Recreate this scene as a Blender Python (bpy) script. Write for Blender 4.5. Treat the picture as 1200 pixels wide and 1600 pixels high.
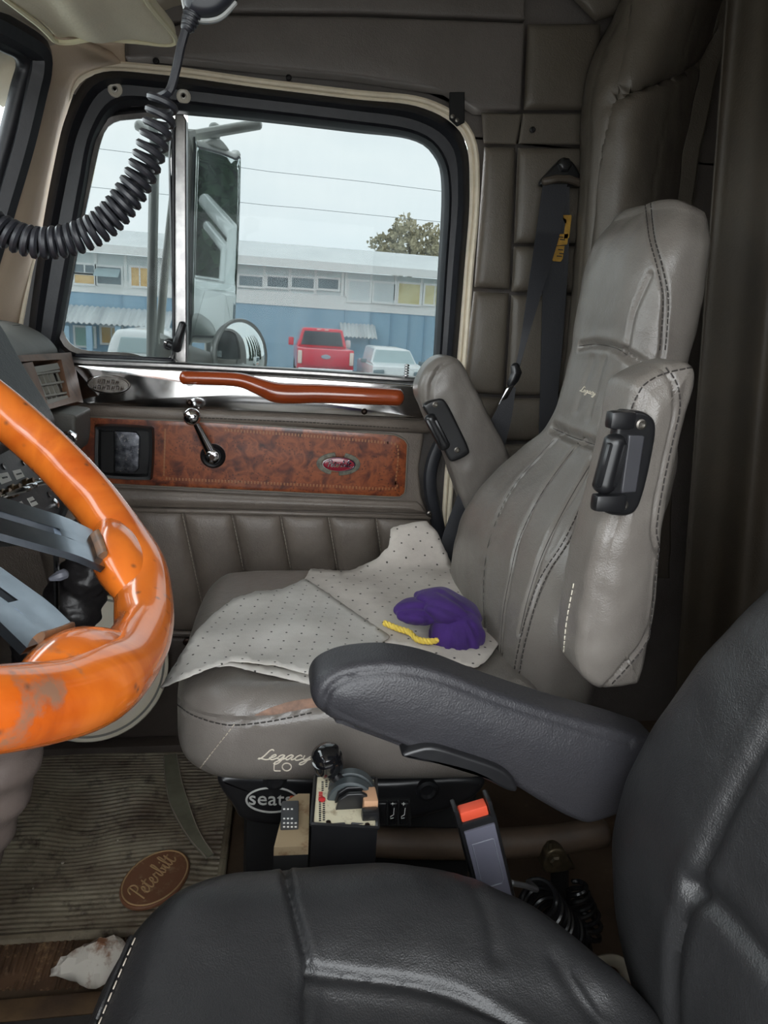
import bpy, bmesh, math, random
import numpy as np
from mathutils import Vector, Matrix
from mathutils.bvhtree import BVHTree

for _o in list(bpy.data.objects): bpy.data.objects.remove(_o)
SC = bpy.context.scene
COL = SC.collection
random.seed(7); RNG = np.random.default_rng(7)

# ------------------------------------------------------------------ camera
F = 1109.0
PITCH, YAW, ROLL = [math.radians(a) for a in (15.0, 10.0, 3.8)]
CAM = np.array([0.0, 0.0, 1.116])
fwd = np.array([math.sin(YAW)*math.cos(PITCH), math.cos(YAW)*math.cos(PITCH), -math.sin(PITCH)])
_r0 = np.array([math.cos(YAW), -math.sin(YAW), 0.0]); _u0 = np.cross(_r0, fwd)
rgt = math.cos(ROLL)*_r0 + math.sin(ROLL)*_u0
upv = -math.sin(ROLL)*_r0 + math.cos(ROLL)*_u0
cam_d = bpy.data.cameras.new('camera'); cam = bpy.data.objects.new('camera', cam_d); COL.objects.link(cam)
cam_d.sensor_fit = 'VERTICAL'; cam_d.sensor_height = 36.0; cam_d.lens = F*36.0/1600.0
cam_d.clip_start = 0.02; cam_d.clip_end = 500
cam.matrix_world = Matrix(((rgt[0], upv[0], -fwd[0], CAM[0]), (rgt[1], upv[1], -fwd[1], CAM[1]),
                           (rgt[2], upv[2], -fwd[2], CAM[2]), (0, 0, 0, 1)))
SC.camera = cam

# ------------------------------------------------------------------ sky and exposure
SC.view_settings.view_transform = 'Standard'; SC.view_settings.look = 'None'
SC.view_settings.gamma = 1.0; SC.view_settings.use_curve_mapping = False
SC.view_settings.exposure = 0.0
SKY_STRENGTH = 7.6
GLASS_TINT = (0.112, 0.124, 0.125)  # darker than real tinted glass, balances the bright outdoors against the dim cab
W = bpy.data.worlds.new('overcast_sky'); SC.world = W; W.use_nodes = True
nt = W.node_tree; nt.nodes.clear()
_o = nt.nodes.new('ShaderNodeOutputWorld'); _b = nt.nodes.new('ShaderNodeBackground')
_tc = nt.nodes.new('ShaderNodeTexCoord'); _mp = nt.nodes.new('ShaderNodeMapping')
_mp.inputs['Scale'].default_value = (1.0, 1.0, 3.0)
_n = nt.nodes.new('ShaderNodeTexNoise'); _n.inputs['Scale'].default_value = 2.2; _n.inputs['Detail'].default_value = 5
_cr = nt.nodes.new('ShaderNodeValToRGB')
_cr.color_ramp.elements[0].position = 0.32; _cr.color_ramp.elements[0].color = (0.80, 0.86, 0.90, 1)
_cr.color_ramp.elements[1].position = 0.68; _cr.color_ramp.elements[1].color = (1.0, 1.0, 1.0, 1)
nt.links.new(_tc.outputs['Generated'], _mp.inputs['Vector']); nt.links.new(_mp.outputs['Vector'], _n.inputs['Vector'])
nt.links.new(_n.outputs['Fac'], _cr.inputs['Fac']); nt.links.new(_cr.outputs['Color'], _b.inputs['Color'])
_b.inputs['Strength'].default_value = SKY_STRENGTH
nt.links.new(_b.outputs['Background'], _o.inputs['Surface'])
SC.cycles.max_bounces = 10; SC.cycles.diffuse_bounces = 5; SC.cycles.transparent_max_bounces = 16
SC.cycles.sample_clamp_indirect = 6.0; SC.cycles.caustics_reflective = False; SC.cycles.caustics_refractive = False

# ------------------------------------------------------------------ pixel -> place helpers
def ray(px, py): return fwd + rgt*(px-600.0)/F - upv*(py-800.0)/F
def PY(px, py, Y): d = ray(px, py); return CAM + d*(Y-CAM[1])/d[1]
def PX(px, py, X): d = ray(px, py); return CAM + d*(X-CAM[0])/d[0]
def PZ(px, py, Z): d = ray(px, py); return CAM + d*(Z-CAM[2])/d[2]
def L2(pts, Y): return [(PY(a, b, Y)[0], PY(a, b, Y)[2]) for a, b in pts]

# ------------------------------------------------------------------ materials
def lin(c):
    return tuple(((v/255.0)/12.92 if v/255.0 <= 0.04045 else ((v/255.0+0.055)/1.055)**2.4) for v in c)
MATS = {}
def mat(name, c, rough=0.5, metal=0.0, coat=0.0, bump=None, var=None, spec=0.5, wear=None, sheen=0.0, stretch=None, rvar=0.0):
    """c, var/wear colours are sRGB 0-255. bump=(scale, dist, kind); var=(scale, colour, amount); wear=(scale, colour, lo, hi)"""
    if name in MATS: return MATS[name]
    m = bpy.data.materials.new(name); m.use_nodes = True; t = m.node_tree
    p = t.nodes['Principled BSDF']
    p.inputs['Base Color'].default_value = (*lin(c), 1); p.inputs['Roughness'].default_value = rough
    p.inputs['Metallic'].default_value = metal; p.inputs['Coat Weight'].default_value = coat
    p.inputs['Coat Roughness'].default_value = 0.06; p.inputs['Specular IOR Level'].default_value = spec
    if sheen: p.inputs['Sheen Weight'].default_value = sheen
    co = t.nodes.new('ShaderNodeTexCoord'); vec = co.outputs['Object']
    if stretch:
        mp = t.nodes.new('ShaderNodeMapping'); mp.inputs['Scale'].default_value = stretch
        t.links.new(vec, mp.inputs['Vector']); vec = mp.outputs['Vector']
    colour = None
    if var:
        n = t.nodes.new('ShaderNodeTexNoise'); n.inputs['Scale'].default_value = var[0]; n.inputs['Detail'].default_value = 6
        n.inputs['Roughness'].default_value = 0.62
        t.links.new(vec, n.inputs['Vector'])
        r = t.nodes.new('ShaderNodeMapRange'); r.inputs[1].default_value = 0.36; r.inputs[2].default_value = 0.64
        r.inputs[4].default_value = var[2]; t.links.new(n.outputs['Fac'], r.inputs[0])
        x = t.nodes.new('ShaderNodeMix'); x.data_type = 'RGBA'
        x.inputs[6].default_value = (*lin(c), 1); x.inputs[7].default_value = (*lin(var[1]), 1)
        t.links.new(r.outputs[0], x.inputs[0]); colour = x.outputs[2]
        if rvar:
            rr = t.nodes.new('ShaderNodeMapRange'); rr.inputs[3].default_value = max(0.02, rough-rvar); rr.inputs[4].default_value = rough+rvar
            t.links.new(n.outputs['Fac'], rr.inputs[0]); t.links.new(rr.outputs[0], p.inputs['Roughness'])
    if wear:
        n = t.nodes.new('ShaderNodeTexNoise'); n.inputs['Scale'].default_value = wear[0]; n.inputs['Detail'].default_value = 8
        n.inputs['Roughness'].default_value = 0.7
        t.links.new(vec, n.inputs['Vector'])
        r = t.nodes.new('ShaderNodeMapRange'); r.inputs[1].default_value = wear[2]; r.inputs[2].default_value = wear[3]
        t.links.new(n.outputs['Fac'], r.inputs[0])
        x = t.nodes.new('ShaderNodeMix'); x.data_type = 'RGBA'
        if colour: t.links.new(colour, x.inputs[6])
        else: x.inputs[6].default_value = (*lin(c), 1)
        x.inputs[7].default_value = (*lin(wear[1]), 1); t.links.new(r.outputs[0], x.inputs[0]); colour = x.outputs[2]
    if colour: t.links.new(colour, p.inputs['Base Color'])
    if bump:
        if bump[2] == 'leather':
            v = t.nodes.new('ShaderNodeTexVoronoi'); v.inputs['Scale'].default_value = bump[0]; v.feature = 'SMOOTH_F1'
            n2 = t.nodes.new('ShaderNodeTexNoise'); n2.inputs['Scale'].default_value = bump[0]*0.11; n2.inputs['Detail'].default_value = 4
            t.links.new(vec, v.inputs['Vector']); t.links.new(vec, n2.inputs['Vector'])
            a = t.nodes.new('ShaderNodeMath'); a.operation = 'MULTIPLY_ADD'; a.inputs[1].default_value = 2.2
            t.links.new(n2.outputs['Fac'], a.inputs[0]); t.links.new(v.outputs['Distance'], a.inputs[2]); h = a.outputs[0]
        else:
            n2 = t.nodes.new('ShaderNodeTexNoise'); n2.inputs['Scale'].default_value = bump[0]; n2.inputs['Detail'].default_value = 5
            t.links.new(vec, n2.inputs['Vector']); h = n2.outputs['Fac']
        b = t.nodes.new('ShaderNodeBump'); b.inputs['Strength'].default_value = 0.6; b.inputs['Distance'].default_value = bump[1]
        t.links.new(h, b.inputs['Height']); t.links.new(b.outputs['Normal'], p.inputs['Normal'])
    MATS[name] = m
    return m

def ramp_mat(name, scale, stops, rough=0.3, coat=0.5, distort=1.5, spots=None, stretch=None, detail=7, wear=None):
    """figured wood: warped noise through a colour ramp, with small dark burl eyes"""
    m = bpy.data.materials.new(name); m.use_nodes = True; t = m.node_tree; p = t.nodes['Principled BSDF']
    co = t.nodes.new('ShaderNodeTexCoord'); vec = co.outputs['Object']
    if stretch:
        mp = t.nodes.new('ShaderNodeMapping'); mp.inputs['Scale'].default_value = stretch
        t.links.new(vec, mp.inputs['Vector']); vec = mp.outputs['Vector']
    n = t.nodes.new('ShaderNodeTexNoise'); n.inputs['Scale'].default_value = scale; n.inputs['Detail'].default_value = detail
    n.inputs['Distortion'].default_value = distort; t.links.new(vec, n.inputs['Vector'])
    r = t.nodes.new('ShaderNodeValToRGB')
    while len(r.color_ramp.elements) < len(stops): r.color_ramp.elements.new(0.5)
    for e, (pos, c) in zip(r.color_ramp.elements, stops): e.position = pos; e.color = (*lin(c), 1)
    t.links.new(n.outputs['Fac'], r.inputs['Fac']); colour = r.outputs['Color']
    if spots:
        v = t.nodes.new('ShaderNodeTexVoronoi'); v.inputs['Scale'].default_value = spots[0]; t.links.new(vec, v.inputs['Vector'])
        g = t.nodes.new('ShaderNodeMapRange'); g.inputs[1].default_value = spots[2]; g.inputs[2].default_value = 0.0
        t.links.new(v.outputs['Distance'], g.inputs[0])
        n3 = t.nodes.new('ShaderNodeTexNoise'); n3.inputs['Scale'].default_value = spots[0]*0.25; t.links.new(vec, n3.inputs['Vector'])
        g2 = t.nodes.new('ShaderNodeMapRange'); g2.inputs[1].default_value = 0.47; g2.inputs[2].default_value = 0.58
        t.links.new(n3.outputs['Fac'], g2.inputs[0])
        mm = t.nodes.new('ShaderNodeMath'); mm.operation = 'MULTIPLY'; t.links.new(g.outputs[0], mm.inputs[0]); t.links.new(g2.outputs[0], mm.inputs[1])
        x = t.nodes.new('ShaderNodeMix'); x.data_type = 'RGBA'; x.inputs[7].default_value = (*lin(spots[1]), 1)
        t.links.new(colour, x.inputs[6]); t.links.new(mm.outputs[0], x.inputs[0]); colour = x.outputs[2]
    if wear:
        n4 = t.nodes.new('ShaderNodeTexNoise'); n4.inputs['Scale'].default_value = wear[0]; n4.inputs['Detail'].default_value = 9; n4.inputs['Roughness'].default_value = 0.65
        t.links.new(co.outputs['Object'], n4.inputs['Vector']); g4 = t.nodes.new('ShaderNodeMapRange'); g4.inputs[1].default_value = wear[2]; g4.inputs[2].default_value = wear[3]
        g4.inputs[4].default_value = 0.85; t.links.new(n4.outputs['Fac'], g4.inputs[0]); x4 = t.nodes.new('ShaderNodeMix'); x4.data_type = 'RGBA'; x4.inputs[7].default_value = (*lin(wear[1]), 1)
        t.links.new(colour, x4.inputs[6]); t.links.new(g4.outputs[0], x4.inputs[0]); colour = x4.outputs[2]
    t.links.new(colour, p.inputs['Base Color'])
    p.inputs['Roughness'].default_value = rough; p.inputs['Coat Weight'].default_value = coat; p.inputs['Coat Roughness'].default_value = 0.05
    MATS[name] = m
    return m

def glass_mat(name, tint, haze=0.03, haze_c=(200, 215, 215), gloss=0.06):
    m = bpy.data.materials.new(name); m.use_nodes = True; t = m.node_tree; t.nodes.clear()
    o = t.nodes.new('ShaderNodeOutputMaterial'); tr = t.nodes.new('ShaderNodeBsdfTransparent'); tr.inputs[0].default_value = (*tint, 1)
    gl = t.nodes.new('ShaderNodeBsdfGlossy'); gl.inputs['Roughness'].default_value = 0.03
    df = t.nodes.new("ShaderNodeBsdfTranslucent"); df.inputs[0].default_value = (*lin(haze_c), 1)
    fr = t.nodes.new('ShaderNodeFresnel'); fr.inputs[0].default_value = 1.14
    m1 = t.nodes.new('ShaderNodeMixShader'); m2 = t.nodes.new('ShaderNodeMixShader')
    co = t.nodes.new('ShaderNodeTexCoord'); n = t.nodes.new('ShaderNodeTexNoise'); n.inputs['Scale'].default_value = 9; n.inputs['Detail'].default_value = 9
    mp = t.nodes.new('ShaderNodeMapping'); mp.inputs['Scale'].default_value = (3, 1, 0.7)
    t.links.new(co.outputs['Object'], mp.inputs[0]); t.links.new(mp.outputs[0], n.inputs['Vector'])
    r = t.nodes.new('ShaderNodeMapRange'); r.inputs[1].default_value = 0.35; r.inputs[2].default_value = 0.75; r.inputs[3].default_value = haze*0.4; r.inputs[4].default_value = haze*2
    t.links.new(n.outputs['Fac'], r.inputs[0])
    t.links.new(r.outputs[0], m1.inputs[0]); t.links.new(tr.outputs[0], m1.inputs[1]); t.links.new(df.outputs[0], m1.inputs[2])
    t.links.new(fr.outputs[0], m2.inputs[0]); t.links.new(m1.outputs[0], m2.inputs[1]); t.links.new(gl.outputs[0], m2.inputs[2])
    t.links.new(m2.outputs[0], o.inputs['Surface']); MATS[name] = m
    return m

# ------------------------------------------------------------------ mesh helpers
def cr(pts, n=8, closed=False):
    """Catmull-Rom through points, n samples per span"""
    P = [np.array(p, float) for p in pts]; N = len(P); out = []
    spans = N if closed else N-1
    for i in range(spans):
        if closed: a, b, c, d = P[(i-1) % N], P[i], P[(i+1) % N], P[(i+2) % N]
        else: a, b, c, d = P[max(i-1, 0)], P[i], P[i+1], P[min(i+2, N-1)]
        for k in range(n):
            t = k/n
            out.append(0.5*((2*b)+(c-a)*t+(2*a-5*b+4*c-d)*t*t+(3*b-a-3*c+d)*t**3))
    if not closed: out.append(P[-1])
    return out
def resample(pts, n, closed=False):
    P = np.array(pts, float)
    if closed: P = np.vstack([P, P[:1]])
    s = np.concatenate([[0], np.cumsum(np.linalg.norm(np.diff(P, axis=0), axis=1))])
    u = np.linspace(0, s[-1], n+1)[:-1] if closed else np.linspace(0, s[-1], n)
    return np.stack([np.interp(u, s, P[:, k]) for k in range(P.shape[1])], 1)

class MB:
    """collects geometry for ONE object"""
    def __init__(s): s.v = []; s.f = []
    def add(s, v, f):
        b = len(s.v); s.v.extend([tuple(p) for p in np.array(v, float).tolist()]); s.f.extend([tuple(i+b for i in q) for q in f]); return s
    def box(s, x0, x1, y0, y1, z0, z1, bev=0.0):
        if bev <= 0:
            v = [(x, y, z) for x in (x0, x1) for y in (y0, y1) for z in (z0, z1)]
            return s.add(v, [(0, 1, 3, 2), (4, 6, 7, 5), (0, 4, 5, 1), (2, 3, 7, 6), (0, 2, 6, 4), (1, 5, 7, 3)])
        return s.obox(((x0+x1)/2, (y0+y1)/2, (z0+z1)/2), (x1-x0, 0, 0), (0, y1-y0, 0), (0, 0, z1-z0), bev)
    def obox(s, c, a, b, d, bev=0.0):
        """box by centre and three full edge vectors"""
        c, a, b, d = [np.array(q, float) for q in (c, a, b, d)]
        bm = bmesh.new(); bmesh.ops.create_cube(bm, size=1.0)
        la, lb, ld = [np.linalg.norm(q) for q in (a, b, d)]
        for w in bm.verts: w.co = Vector((w.co.x*la, w.co.y*lb, w.co.z*ld))
        if bev: bmesh.ops.bevel(bm, geom=list(bm.edges), offset=min(bev, 0.45*min(la, lb, ld)), segments=2, affect='EDGES', profile=0.6)
        bm.verts.index_update()
        v = [c+a/la*w.co.x+b/lb*w.co.y+d/ld*w.co.z for w in bm.verts]; f = [tuple(w.index for w in q.verts) for q in bm.faces]
        bm.free(); return s.add(v, f)
    def loft(s, rings, closed=True, cap=True, loop=False):
        n = len(rings[0]); m = len(rings); v = np.array(rings, float).reshape(-1, 3); f = []
        for i in range(m if loop else m-1):
            j = (i+1) % m
            for k in range(n if closed else n-1):
                l = (k+1) % n; f.append((i*n+k, i*n+l, j*n+l, j*n+k))
        if cap and closed and not loop: f.append(tuple(range(n))[::-1]); f.append(tuple((m-1)*n+k for k in range(n)))
        return s.add(v, f)
    def tube(s, path, r, n=8, closed=False, sx=1.0, up=None, roundcap=True):
        P = np.array(path, float); N = len(P)
        if N < 2: return s
        R = np.array([r]*N if np.isscalar(r) else r, float)
        if roundcap and not closed and N > 1:
            d0 = P[0]-P[1]; d0 /= np.linalg.norm(d0)+1e-12; d1 = P[-1]-P[-2]; d1 /= np.linalg.norm(d1)+1e-12
            P = np.vstack([P[0]+d0*R[0]*0.55, P[0]+d0*R[0]*0.35, P, P[-1]+d1*R[-1]*0.35, P[-1]+d1*R[-1]*0.55]); R = np.concatenate([[R[0]*0.25, R[0]*0.72], R, [R[-1]*0.72, R[-1]*0.25]])
            N = len(P)
        T = np.gradient(P, axis=0) if not closed else (np.roll(P, -1, 0)-np.roll(P, 1, 0))
        T /= np.linalg.norm(T, axis=1)[:, None]+1e-12
        u = np.array(up, float) if up is not None else (np.array([0, 0, 1.0]) if abs(T[0][2]) < 0.9 else np.array([1.0, 0, 0]))
        rings = []
        for i in range(N):
            if up is not None: u = np.array(up, float)
            u = u-T[i]*(u@T[i]); u /= np.linalg.norm(u)+1e-12; w = np.cross(T[i], u)
            rings.append([P[i]+R[i]*(math.cos(a)*u+sx*math.sin(a)*w) for a in np.linspace(0, 2*math.pi, n, endpoint=False)])
        return s.loft(rings, True, not closed, closed)
    def lathe(s, c, ax, prof, n=24):
        """prof: list of (radius, height along ax)"""
        ax = np.array(ax, float); ax /= np.linalg.norm(ax); c = np.array(c, float)
        u = np.cross(ax, (0, 0, 1.0) if abs(ax[2]) < 0.9 else (1.0, 0, 0)); u /= np.linalg.norm(u); w = np.cross(ax, u)
        return s.loft([[c+ax*h+r*(math.cos(a)*u+math.sin(a)*w) for a in np.linspace(0, 2*math.pi, n, endpoint=False)] for r, h in prof])
    def ribbon(s, path, width, thick):
        """flat strap: path points, width vectors (one or per point)"""
        P = np.array(path, float); Wd = np.array(width, float); Wd = np.tile(Wd, (len(P), 1)) if Wd.ndim == 1 else Wd
        T = np.gradient(P, axis=0); rings = []
        for p, w, t in zip(P, Wd, T):
            nrm = np.cross(t, w); nrm /= np.linalg.norm(nrm)+1e-12
            h = nrm*thick/2; rings.append([p-w/2-h, p+w/2-h, p+w/2+h, p-w/2+h])
        return s.loft(rings)
    def slab(s, outline, h0, h1, fr=None, r=0.008, bulge0=0.0, bulge1=0.0, spine=None, inner=(0.12, 0.28, 0.46, 0.66, 0.86, 1.0), k=4):
        """puffy slab: closed 2D outline, thickness h0..h1, rounded edge r, faces bulged; fr maps (a,b,h) to space (default: x,z plane, h along y)"""
        fr = fr or (lambda a, b, h: (a, h, b))
        O = np.array(outline, float); n = len(O)
        area = 0.5*np.sum(O[:, 0]*np.roll(O[:, 1], -1)-np.roll(O[:, 0], -1)*O[:, 1])
        if area < 0: O = O[::-1].copy()
        t = np.roll(O, -1, 0)-np.roll(O, 1, 0); t /= np.linalg.norm(t, axis=1)[:, None]+1e-12
        nin = np.stack([-t[:, 1], t[:, 0]], 1)
        sp = np.array(spine if spine is not None else [O.mean(0)], float)
        if len(sp) == 1: near = np.tile(sp[0], (n, 1))
        else:
            near = np.zeros_like(O)
            for i, q in enumerate(O):
                best = 1e9
                for a, b in zip(sp[:-1], sp[1:]):
                    d = b-a; u = np.clip((q-a)@d/(d@d), 0, 1); c = a+u*d; e = np.linalg.norm(q-c)
                    if e < best: best = e; near[i] = c
        r = min(r, abs(h1-h0)/2); rings = []
        base = O+nin*r
        sg = 1 if h1 > h0 else -1
        for f in reversed(inner): rings.append([fr(*(base[i]*(1-f)+near[i]*f), h0-sg*bulge0*(1-(1-f)**2)) for i in range(n)])
        for j in range(k+1):
            a = math.pi/2*j/k; rings.append([fr(*(O[i]+nin[i]*r*(1-math.sin(a))), h0+sg*r*(1-math.cos(a))) for i in range(n)])
        for j in range(k, -1, -1):
            a = math.pi/2*j/k; rings.append([fr(*(O[i]+nin[i]*r*(1-math.sin(a))), h1-sg*r*(1-math.cos(a))) for i in range(n)])
        for f in inner: rings.append([fr(*(base[i]*(1-f)+near[i]*f), h1+sg*bulge1*(1-(1-f)**2)) for i in range(n)])
        return s.loft(rings, True, False)
    def pad(s, c, nrm, th, bulge, r=0.012, nu=16, nv=16):
        """pillow on four corners (around), raised along nrm: rounded rim of radius r, soft bulge, closed behind"""
        c = [np.array(q, float) for q in c]; nrm = np.array(nrm, float); nrm /= np.linalg.norm(nrm)
        lu = (np.linalg.norm(c[1]-c[0])+np.linalg.norm(c[2]-c[3]))/2; lv = (np.linalg.norm(c[3]-c[0])+np.linalg.norm(c[2]-c[1]))/2
        def axis(L, n):
            e = min(r/L, 0.45); a = [e*(1-math.cos(math.pi/2*k/4)) for k in range(5)]
            return np.array(a+list(np.linspace(e, 1-e, n)[1:-1])+[1-x for x in a[::-1]])
        U, V = axis(lu, nu), axis(lv, nv); rows = []
        def rim(t, L):
            d = min(t, 1-t)*L; q = 1-min(d/r, 1.0); return math.sqrt(max(0.0, 1-q*q))
        for v in V:
            row = []
            for u in U:
                p = (c[0]*(1-u)+c[1]*u)*(1-v)+(c[3]*(1-u)+c[2]*u)*v
                h = th*rim(u, lu)*rim(v, lv)+bulge*(1-abs(2*u-1)**2.4)*(1-abs(2*v-1)**2.4)
                row.append(p+nrm*h)
            rows.append(row)
        b = len(s.v); s.loft(rows, False, False); n = len(U); m = len(V)
        loop = [b+k for k in range(n)]+[b+i*n+n-1 for i in range(1, m)]+[b+(m-1)*n+k for k in range(n-2, -1, -1)]+[b+i*n for i in range(m-2, 0, -1)]
        s.f.append(tuple(loop[::-1])); return s
    # -- surface editing
    def tri(s): return BVHTree.FromPolygons([Vector(p) for p in s.v], s.f)
    def normals(s):
        V = np.array(s.v); N = np.zeros_like(V)
        for k in (3, 4):
            Q = np.array([q for q in s.f if len(q) == k])
            if len(Q) == 0: continue
            nn = np.cross(V[Q[:, 1]]-V[Q[:, 0]], V[Q[:, 2]]-V[Q[:, 0]])
            if k == 4: nn = nn+np.cross(V[Q[:, 2]]-V[Q[:, 0]], V[Q[:, 3]]-V[Q[:, 0]])
            for i in range(k): np.add.at(N, Q[:, i], nn)
        N /= np.linalg.norm(N, axis=1)[:, None]+1e-15
        return N
    def groove(s, lines, width, depth, toward=None):
        """press seams (pixel polylines seen from the doorway) into the surface; returns the 3D seam points"""
        bv = s.tri(); V = np.array(s.v); allp = []; res = []
        for ln in lines:
            q3 = hits(bv, ln); res.append(q3); allp.extend(q3)
        if not allp: return res
        A = np.array(allp); N = s.normals(); view = CAM-V; N *= np.sign((N*view).sum(1))[:, None]
        lo = A.min(0)-4*width; hi = A.max(0)+4*width
        idx = np.where(((V > lo) & (V < hi)).all(1))[0]
        from mathutils.kdtree import KDTree
        A = np.vstack([dense(q, width*0.5) for q in res if len(q) > 1]); kd = KDTree(len(A))
        for i, p in enumerate(A): kd.insert(p, i)
        kd.balance(); dd = np.array([kd.find(V[i])[2] for i in idx])
        for ii, d in ((idx, dd),):
            V[ii] -= N[ii]*(depth*np.exp(-(d/width)**2)-0.12*depth*np.exp(-((d-2.2*width)/width)**2))[:, None]
        s.v = [tuple(p) for p in V.tolist()]
        return res
    def noise(s, scale, amp, seed=0.0, keep=None):
        from mathutils import noise as mn
        N = s.normals(); sh = Vector((seed, seed*1.7, 0))
        d = np.array([mn.noise(Vector(p)*scale+sh) for p in s.v])*amp
        if keep is not None: d *= np.array([keep(p) for p in s.v])
        s.v = [tuple(p) for p in (np.array(s.v)+N*d[:, None]).tolist()]; return s
    def build(s, name, m, parent=None, smooth=True, angle=40, sub=0, label=None, kind=None, weld=False):
        me = bpy.data.meshes.new(name); me.from_pydata(s.v, [], s.f); me.update()
        bm = bmesh.new(); bm.from_mesh(me)
        if weld: bmesh.ops.remove_doubles(bm, verts=bm.verts, dist=1e-6)
        bmesh.ops.recalc_face_normals(bm, faces=bm.faces); bm.to_mesh(me); bm.free()
        me.materials.append(m if not isinstance(m, str) else MATS[m])
        if smooth:
            me.polygons.foreach_set('use_smooth', [True]*len(me.polygons))
            try: me.set_sharp_from_angle(angle=math.radians(angle))
            except Exception: pass
        o = bpy.data.objects.new(name, me); COL.objects.link(o)
        if sub:
            md = o.modifiers.new('sub', 'SUBSURF'); md.levels = sub; md.render_levels = sub
        if parent is not None: attach(o, parent)
        if label: o['label'] = label
        if kind: o['kind'] = kind
        return o
def attach(o, parent):
    o.parent = parent
    o.matrix_parent_inverse = WORLD.get(parent.name, Matrix.Identity(4)).inverted()
WORLD = {}
def thing(name, label, cat, loc=(0, 0, 0), group=None, kind=None):
    o = bpy.data.objects.new(name, None); COL.objects.link(o); o.location = [float(c) for c in loc]; o.empty_display_size = 0.05
    WORLD[o.name] = Matrix.Translation([float(c) for c in loc])
    return tag(o, label, cat, group, kind)
def tag(o, label, cat, group=None, kind=None):
    o['label'] = label; o['category'] = cat
    if group: o['group'] = group
    if kind: o['kind'] = kind
    return o
def hits(bv, pxline, n=10, off=0.0, sm=True):
    """points where pixel polyline meets a surface, as real points on that surface"""
    pts = cr(pxline, n) if sm and len(pxline) > 2 else resample(pxline, n*max(1, len(pxline)-1)+1)
    out = []
    for a, b in pts:
        d = ray(a, b); d = d/np.linalg.norm(d)
        h = bv.ray_cast(Vector(CAM), Vector(d))
        if h[0] is not None:
            nn = h[1] if h[1].dot(Vector(-d)) > 0 else -h[1]
            out.append(np.array(h[0]+nn*off))
    return out
def dense(pts, step):
    P = np.array(pts, float); L = np.linalg.norm(np.diff(P, axis=0), axis=1).sum()
    return resample(P, max(2, int(L/step)+1))
def stitches(name, pts, m, parent, dash=0.0055, gap=0.0035, r=0.0009, off=None):
    if len(pts) < 2: return None
    mb = MB(); P = np.array(pts, float); L = np.linalg.norm(np.diff(P, axis=0), axis=1).sum(); k = int(L/(dash+gap))
    if k < 1: return None
    Q = resample(P, k*3+1)
    for i in range(k):
        a, b = Q[i*3], Q[i*3+2]; v = CAM-a; v = v/np.linalg.norm(v)*r*0.6; mb.tube([a+v, (a+b)/2+v*1.7, b+v], r, 5)
    return mb.build(name, m, parent, kind='stuff')
def welt(name, pts, m, parent, r=0.002, n=6):
    if len(pts) < 2: return None
    return MB().tube(dense(pts, 0.006), r, n).build(name, m, parent)
# cursive and printed strokes (x, y) on a unit body
STROKES = {
 'L': [[(.62,.86),(.5,1),(.38,.86),(.27,.35),(.14,.06),(.0,.02),(.04,.12),(.25,.06),(.5,-.02),(.72,.08)]],
 'P': [[(.18,-.05),(.27,.45),(.36,.98)], [(.0,.7),(.15,.95),(.45,1.02),(.66,.86),(.58,.6),(.3,.5)]],
 'e': [[(0,.16),(.2,.24),(.3,.4),(.2,.5),(.07,.3),(.1,.05),(.25,.0),(.44,.16)]],
 'g': [[(.36,.42),(.2,.5),(.05,.28),(.1,.04),(.24,.08),(.37,.45),(.3,-.25),(.14,-.45),(.0,-.34),(.2,-.08),(.5,.16)]],
 'a': [[(.36,.42),(.2,.5),(.04,.26),(.1,.03),(.22,.06),(.37,.45),(.34,.1),(.42,.01),(.54,.16)]],
 'c': [[(.34,.38),(.2,.5),(.04,.26),(.1,.02),(.25,.0),(.44,.16)]],
 'y': [[(.05,.46),(.07,.12),(.2,.05),(.36,.25),(.4,.48),(.33,-.2),(.17,-.45),(.0,-.34),(.2,-.1),(.5,.14)]],
 't': [[(.02,.12),(.2,.8),(.1,.2),(.16,.01),(.3,.04),(.42,.16)], [(.0,.56),(.4,.62)]],
 'r': [[(0,.14),(.12,.5),(.18,.42),(.34,.45),(.29,.12),(.38,.01),(.5,.16)]],
 'b': [[(0,.14),(.22,.75),(.18,1),(.08,.85),(.07,.2),(.16,.01),(.32,.1),(.32,.35),(.2,.4),(.34,.36),(.48,.4)]],
 'i': [[(0,.14),(.1,.46),(.07,.12),(.15,.01),(.3,.16)], [(.13,.66),(.15,.72)]],
 'l': [[(0,.14),(.22,.75),(.18,1),(.08,.85),(.06,.2),(.15,.01),(.3,.16)]],
}
ADV = dict(L=.62, P=.56, e=.42, g=.48, a=.52, c=.42, y=.5, t=.4, r=.48, b=.46, i=.28, l=.28)
def script_lines(word):
    x = 0; out = []
    for ch in word:
        for st in STROKES[ch]: out.append([(x+a, b) for a, b in st])
        x += ADV[ch]
    return out, x
def text_mesh(txt, extrude=0.0):
    """built-in font, returned as (verts, faces) on a unit-high body"""
    cu = bpy.data.curves.new('lettering', 'FONT'); cu.body = txt; cu.size = 1.0; cu.extrude = extrude; cu.resolution_u = 3
    o = bpy.data.objects.new('lettering', cu); me = bpy.data.meshes.new_from_object(o)
    v = np.array([tuple(w.co) for w in me.vertices]); f = [tuple(p.vertices) for p in me.polygons]
    bpy.data.objects.remove(o); bpy.data.curves.remove(cu); bpy.data.meshes.remove(me)
    return v, f
def text_on(name, txt, frame, size, m, parent, extrude=0.02, centre=True):
    v, f = text_mesh(txt, extrude)
    if centre: v[:, 0] -= (v[:, 0].max()+v[:, 0].min())/2; v[:, 1] -= (v[:, 1].max()+v[:, 1].min())/2
    return MB().add([frame(a*size, b*size, c*size) for a, b, c in v], f).build(name, m, parent, smooth=False)

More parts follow.
